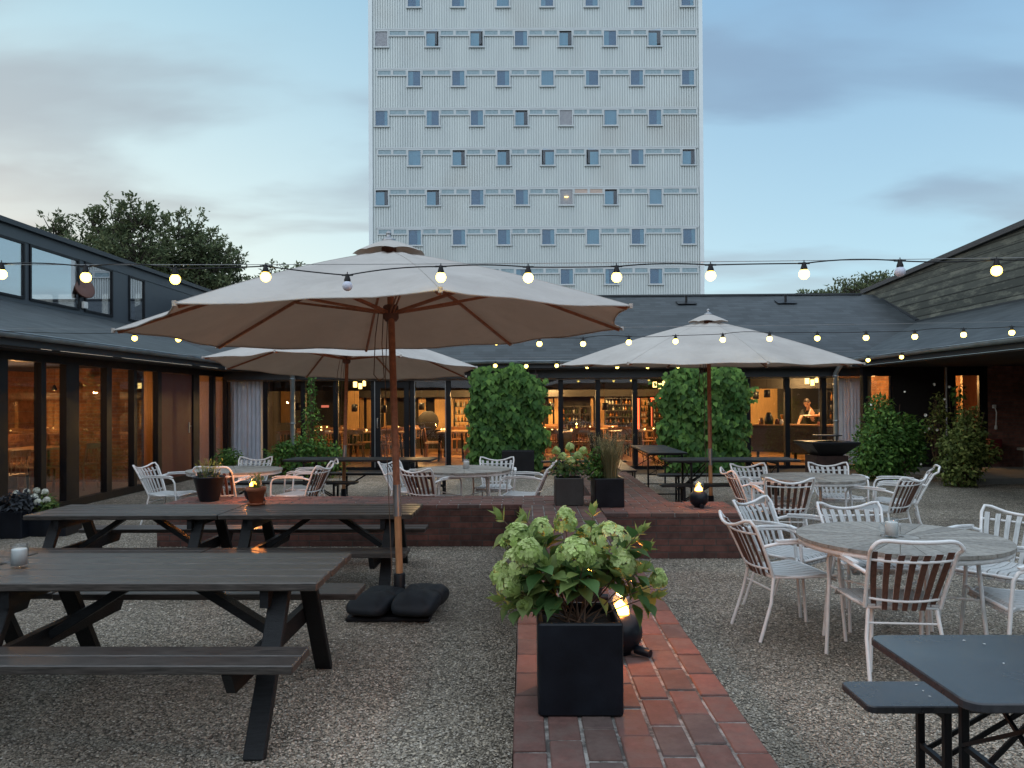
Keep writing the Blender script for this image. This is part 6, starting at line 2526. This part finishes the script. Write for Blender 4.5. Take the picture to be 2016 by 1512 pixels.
# bar counter
ba, bb_ = at(1478, 838, 19.9), at(1648, 847, 18.75)
bar_ = thing('bar_counter', 'long dark bar counter with lit top behind the right windows', 'counter', (0, 0, 0))
A, Bv = Vector((ba.x, 19.9, 0)), Vector((bb_.x, 18.75, 0))
dv = (Bv - A).normalized()
nv = Vector((-dv.y, dv.x, 0))
m_ = MB()
m_.prism([A + Vector((0, 0, .95)), Bv + Vector((0, 0, .95)), Bv + nv * .55 + Vector((0, 0, .95)), A + nv * .55 + Vector((0, 0, .95))], (0, 0, .035))
m_.build('counter_top', 'table_inner', bar_)
m_ = MB()
m_.prism([A + nv * .03 + Vector((0, 0, .28)), Bv + nv * .03 + Vector((0, 0, .28)), Bv + nv * .5 + Vector((0, 0, .28)), A + nv * .5 + Vector((0, 0, .28))], (0, 0, .668))
m_.build('front', 'slat_dark', bar_)
m_ = MB()
for w in (.05, .5, .95):
    c_ = A.lerp(Bv, w) + nv * .25
    m_.bb((c_.x - .03, c_.y - .03, FZ), (c_.x + .03, c_.y + .03, .28))
m_.build('leg', 'black_metal', bar_)
# things on the bar
for i, (q, w, r_, hh, mt, nm, lab) in enumerate(((1496, .12, .06, .16, 'bottle_amber', 'glass_jug', 'amber glass jug at the left end of the bar'), (1512, .22, .11, .30, 'black_metal', 'drink_dispenser', 'tall black dispenser on the bar'), (1529, .33, .055, .13, 'red_plastic', 'red_jar', 'red jar on the bar left of the window post'), (1538, .38, .10, .24, 'bottle_amber', 'glass_bowl', 'tall amber glass bowl on the bar beside the window post'), (1538, .42, .05, .12, 'white_china', 'china_cup', 'white cup in front of the amber bowl'), (1612, .82, .05, .07, 'terracotta', 'serving_box', 'reddish small tub on the bar right of the barman'))):
    c_ = A.lerp(Bv, (q - 1478) / 170) + nv * (.15 if i != 3 else .38)
    if nm == 'drink_dispenser':
        pr = [(0, 0), (r_, 0), (r_ * 1.05, hh * .4), (r_ * .75, hh * .7), (r_ * .4, hh), (0, hh)]
    elif nm == 'glass_bowl':
        pr = [(0, 0), (r_ * .5, 0), (r_ * .2, hh * .3), (r_ * .6, hh * .5), (r_, hh * .95), (r_ * .95, hh), (0, hh * .6)]
    else:
        pr = [(0, 0), (r_, 0), (r_ * 1.1, hh * .5), (r_ * .7, hh * .8), (r_ * .8, hh), (0, hh)]
    o_ = MB().lathe(pr, seg=16).build(nm, mt)
    o_.location = (c_.x, c_.y, .986)
    tag(o_, lab, nm.split('_')[-1])
light('bar_lamp', 'POINT', (7.3, 19.7, 2.1), 70, (1, .62, .25), .07)
light('bar_lamp', 'POINT', (6.4, 20.6, 2.1), 80, (1, .62, .22), .07)
for (x_, y_, e) in ((-4.8, 20.6, 8), (-3.0, 21.5, 26), (-1.2, 21.0, 30), (-1.0, 23.2, 34), (1.0, 21.4, 22), (2.6, 22.0, 24), (4.2, 21.2, 20), (.8, 23.3, 16)):
    light('hall_lamp', 'POINT', (x_, y_, 1.98), e * 4.2, (1, .60, .22), .07)
for (x_, y_, e) in ((-8.8, 10.4, 12), (-8.9, 13.3, 14), (-8.6, 15.6, 10), (-8.4, 17.3, 12), (-9.0, 7.0, 10)):
    light('wing_lamp', 'POINT', (x_, y_, 1.6), e * 1.3, (1, .50, .18), .035)
for i, (q, qq, Y_) in enumerate(((107, 764, 12.5), (180, 765, 14.), (137, 748, 13.2))):
    X_ = -8.6
    y_ = yl(q, X_)
    cl1 = thing('pendant_lamp', ['warm small pendant lamp deep inside the left wing, nearest one', 'warm small pendant lamp in the middle of the left wing', 'warm small pendant lamp between two others in the left wing'][i], 'lamp', (X_, y_, 1.85), 0, 'small pendants inside the left wing')
    cl1.scale = (.6, .6, 1)
    MB().lathe([(0, .1), (.03, .09), (.09, 0), (.085, 0), (.03, .08), (0, .085)], seg=16).tube([(0, 0, .1), (0, 0, .43)], .004, 5).build('shade', 'black_metal', cl1)
    MB().lathe([(0, -.01), (.035, .015), (.03, .05), (0, .06)], seg=12).build('bulb', 'lamp_inner', cl1)


# ------------------------------------------------------------------ barman
def person():
    Yp = 20.15
    def J(px_, py_, dy=0.):
        return at(px_, py_, Yp + dy)
    hip = J(1597, 858)
    base = Vector((hip.x, Yp, FZ))
    root = thing('person', 'person in black shirt with white strip leaning over the bar and holding a paper', 'person', base)
    def rel(p):
        return Vector(p) - base
    pel = rel(hip)
    chest = rel(J(1597, 818, -.06))
    neck = rel(J(1592, 803, -.12))
    head = rel(J(1589, 796, -.16))
    shR = rel(J(1582, 811, -.10))
    shL = rel(J(1611, 811, -.06))
    elR = rel(J(1576, 824, -.28))
    wrR = rel(J(1571, 836, -.42))
    elL = rel(J(1616, 818, -.22))
    wrL = rel(J(1597, 819, -.36))
    V = [pel, chest, neck, head + Vector((0, 0, .0)),
         shR, elR, wrR, shL, elL, wrL,
         pel + Vector((-.09, .02, -.08)), pel + Vector((-.10, .03, -.42)), Vector((pel.x - .11, .05, .08)), Vector((pel.x - .11, -.1, .03)),
         pel + Vector((.09, .02, -.08)), pel + Vector((.11, .03, -.42)), Vector((pel.x + .12, .05, .08)), Vector((pel.x + .13, -.1, .03))]
    Rr = [.13, .14, .055, .05, .06, .042, .03, .06, .042, .03, .085, .06, .04, .035, .085, .06, .04, .035]
    E_ = [(0, 1), (1, 2), (2, 3), (1, 4), (4, 5), (5, 6), (1, 7), (7, 8), (8, 9), (0, 10), (10, 11), (11, 12), (12, 13), (0, 14), (14, 15), (15, 16), (16, 17)]
    # fingers as chains from each wrist
    for wi, dirv in ((6, Vector((-.25, -.75, -.3))), (9, Vector((-.9, -.25, .0)))):
        w = V[wi]
        dirv = dirv.normalized()
        palm = len(V)
        V.append(w + dirv * .07)
        Rr.append(.024)
        E_.append((wi, palm))
        sd = dirv.cross(Vector((0, 0, 1))).normalized()
        for k in range(4):
            o_ = (k - 1.5) * .019
            L_ = (.062, .074, .070, .055)[k]
            a_ = len(V)
            V.append(V[palm] + dirv * .03 + sd * o_)
            V.append(V[palm] + dirv * (.03 + L_ * .5) + sd * o_ * 1.1 - Vector((0, 0, .006)))
            V.append(V[palm] + dirv * (.03 + L_) + sd * o_ * 1.15 - Vector((0, 0, .022)))
            Rr += [.009, .0085, .007]
            E_ += [(palm, a_), (a_, a_ + 1), (a_ + 1, a_ + 2)]
        a_ = len(V)
        V.append(w + dirv * .03 + sd * -.032)
        V.append(w + dirv * .065 + sd * -.048 - Vector((0, 0, .008)))
        Rr += [.011, .009]
        E_ += [(wi, a_), (a_, a_ + 1)]

    def skinned(name, V, E_, Rr, mat, parent, sub=2):
        me = bpy.data.meshes.new(name)
        me.from_pydata([tuple(v_) for v_ in V], E_, [])
        o_ = bpy.data.objects.new(name, me)
        C.objects.link(o_)
        o_.parent = parent
        md = o_.modifiers.new('skin', 'SKIN')
        md.use_smooth_shade = True
        for i, r_ in enumerate(Rr):
            me.skin_vertices[0].data[i].radius = (r_, r_)
        me.skin_vertices[0].data[0].use_root = True
        s2 = o_.modifiers.new('sub', 'SUBSURF')
        s2.levels = sub
        s2.render_levels = sub
        dg = bpy.context.evaluated_depsgraph_get()
        ev = o_.evaluated_get(dg)
        m2 = bpy.data.meshes.new_from_object(ev)
        o_.modifiers.clear()
        o_.data = m2
        m2.materials.clear()
        m2.materials.append(MATS[mat])
        return o_

    body = bpy.data.meshes.new('body')
    body.from_pydata([tuple(v_) for v_ in V], E_, [])
    bo_ = bpy.data.objects.new('body', body)
    C.objects.link(bo_)
    bo_.parent = root
    md = bo_.modifiers.new('skin', 'SKIN')
    md.use_smooth_shade = True
    for i, r_ in enumerate(Rr):
        body.skin_vertices[0].data[i].radius = (r_, r_)
    body.skin_vertices[0].data[0].use_root = True
    s2 = bo_.modifiers.new('sub', 'SUBSURF')
    s2.levels = s2.render_levels = 2
    bpy.context.view_layer.update()
    dg = bpy.context.evaluated_depsgraph_get()
    m2 = bpy.data.meshes.new_from_object(bo_.evaluated_get(dg))
    bo_.modifiers.clear()
    bo_.data = m2
    m2.materials.clear()
    m2.materials.append(MATS['skin'])
    # head with features joined to the body mesh
    Hc = head + Vector((-.015, -.02, .03))
    hm = Matrix.Rotation(R(-35), 3, 'Z') @ Matrix.Rotation(R(28), 3, 'X')

    def headvert(th_, ph_, grow=1.):
        d = Vector((math.cos(th_) * math.cos(ph_), math.cos(th_) * math.sin(ph_), math.sin(th_)))
        x_, y_, z_ = d.x * .077, d.y * .098, d.z * .118
        if z_ < 0:
            x_ *= 1 - .35 * (-d.z) ** 1.5
            if y_ > 0:
                y_ *= 1 - .45 * (-d.z)
        front = max(0, -d.y)
        # nose, brow, eye sockets, mouth, chin
        y_ -= .026 * math.exp(-(x_ / .012) ** 2 - ((z_ + .018) / .018) ** 2) * (front > 0)
        y_ -= .010 * math.exp(-(x_ / .010) ** 2 - ((z_ - .008) / .02) ** 2) * (front > 0)
        for s_ in (-1, 1):
            y_ += .011 * math.exp(-((x_ - s_ * .03) / .014) ** 2 - ((z_ - .008) / .011) ** 2) * (front > 0)
        y_ -= .007 * math.exp(-(x_ / .022) ** 2 - ((z_ + .055) / .007) ** 2) * (front > 0)
        y_ -= .010 * math.exp(-(x_ / .022) ** 2 - ((z_ + .095) / .016) ** 2) * (front > 0)
        for s_ in (-1, 1):
            e_ = math.exp(-((y_ - .008) / .018) ** 2 - ((z_ - .0) / .028) ** 2) * (s_ * d.x > .55)
            x_ += s_ * .018 * e_
        return Vector((x_, y_, z_)) * grow
    NT_, NP = 30, 48
    vs = [hm @ headvert(-PI / 2 + PI * i / NT_, 2 * PI * j / NP) + Hc for i in range(NT_ + 1) for j in range(NP)]
    fs = [(i * NP + j, i * NP + (j + 1) % NP, (i + 1) * NP + (j + 1) % NP, (i + 1) * NP + j) for i in range(NT_) for j in range(NP)]
    bv = [tuple(v_.co) for v_ in m2.vertices]
    bf = [tuple(p.vertices) for p in m2.polygons]
    allv = bv + [tuple(v_) for v_ in vs]
    allf = bf + [tuple(i + len(bv) for i in f) for f in fs]
    m3 = bpy.data.meshes.new('body')
    m3.from_pydata(allv, [], allf)
    m3.materials.append(MATS['skin'])
    m3.polygons.foreach_set('use_smooth', [True] * len(allf))
    m3.update()
    bo_.data = m3
    # hair cap
    hv, hf = [], []
    for i in range(NT_ + 1):
        for j in range(NP):
            th_, ph_ = -PI / 2 + PI * i / NT_, 2 * PI * j / NP
            hv.append(hm @ (headvert(th_, ph_, 1.06) + Vector((0, .004, .006))) + Hc)
    for i in range(NT_):
        for j in range(NP):
            th_, ph_ = -PI / 2 + PI * (i + .5) / NT_, 2 * PI * (j + .5) / NP
            d = Vector((math.cos(th_) * math.cos(ph_), math.cos(th_) * math.sin(ph_), math.sin(th_)))
            if d.z > .55 or (d.y > -.05 and d.z > -.35) or (d.z > .25 and d.y > -.75 and abs(d.x) > .5):
                hf.append((i * NP + j, i * NP + (j + 1) % NP, (i + 1) * NP + (j + 1) % NP, (i + 1) * NP + j))
    mkobj('hair', hv, hf, 'hair', root, [True] * len(hf))
    ey = MB()
    for s_ in (-1, 1):
        c_ = hm @ Vector((s_ * .03, -.083, .008)) + Hc
        ey.lathe([(0, -.005), (.006, -.003), (.007, 0), (.006, .003), (0, .005)], tuple(c_), 8)
    ey.build('eyes', 'hair', root)
    # clothing
    SV = [pel + Vector((0, 0, .0)), pel.lerp(chest, .5), chest, chest.lerp(neck, .55), shR, shR.lerp(elR, .75), shL, shL.lerp(elL, .7)]
    SR = [.155, .15, .165, .07, .082, .064, .082, .064]
    skinned('shirt', SV, [(0, 1), (1, 2), (2, 3), (2, 4), (4, 5), (2, 6), (6, 7)], SR, 'black_cloth', root)
    TV = [pel, pel + Vector((-.09, .02, -.10)), pel + Vector((-.10, .03, -.44)), Vector((pel.x - .11, .05, .09)), pel + Vector((.09, .02, -.10)), pel + Vector((.11, .03, -.44)), Vector((pel.x + .12, .05, .09))]
    skinned('trousers', TV, [(0, 1), (1, 2), (2, 3), (0, 4), (4, 5), (5, 6)], [.15, .105, .08, .065, .105, .08, .065], 'black_cloth', root)
    st_ = MB()
    a, b = neck + Vector((.0, -.12, -.03)), rel(J(1591, 822, -.27))
    st_.bar(a, b, .03, .006, (0, -1, 0))
    st_.build('collar_strip', 'white_china', root)
    pp = MB()
    w = wrL + Vector((-.12, -.05, .02))
    pp.box(w, (.22, .15, .004), rot=Euler((R(8), R(-3), R(10))))
    po = pp.build('paper_sheet', 'white_china')
    po.location = base
    tag(po, 'small white sheet of paper held over the bar', 'paper')
    return root


person()
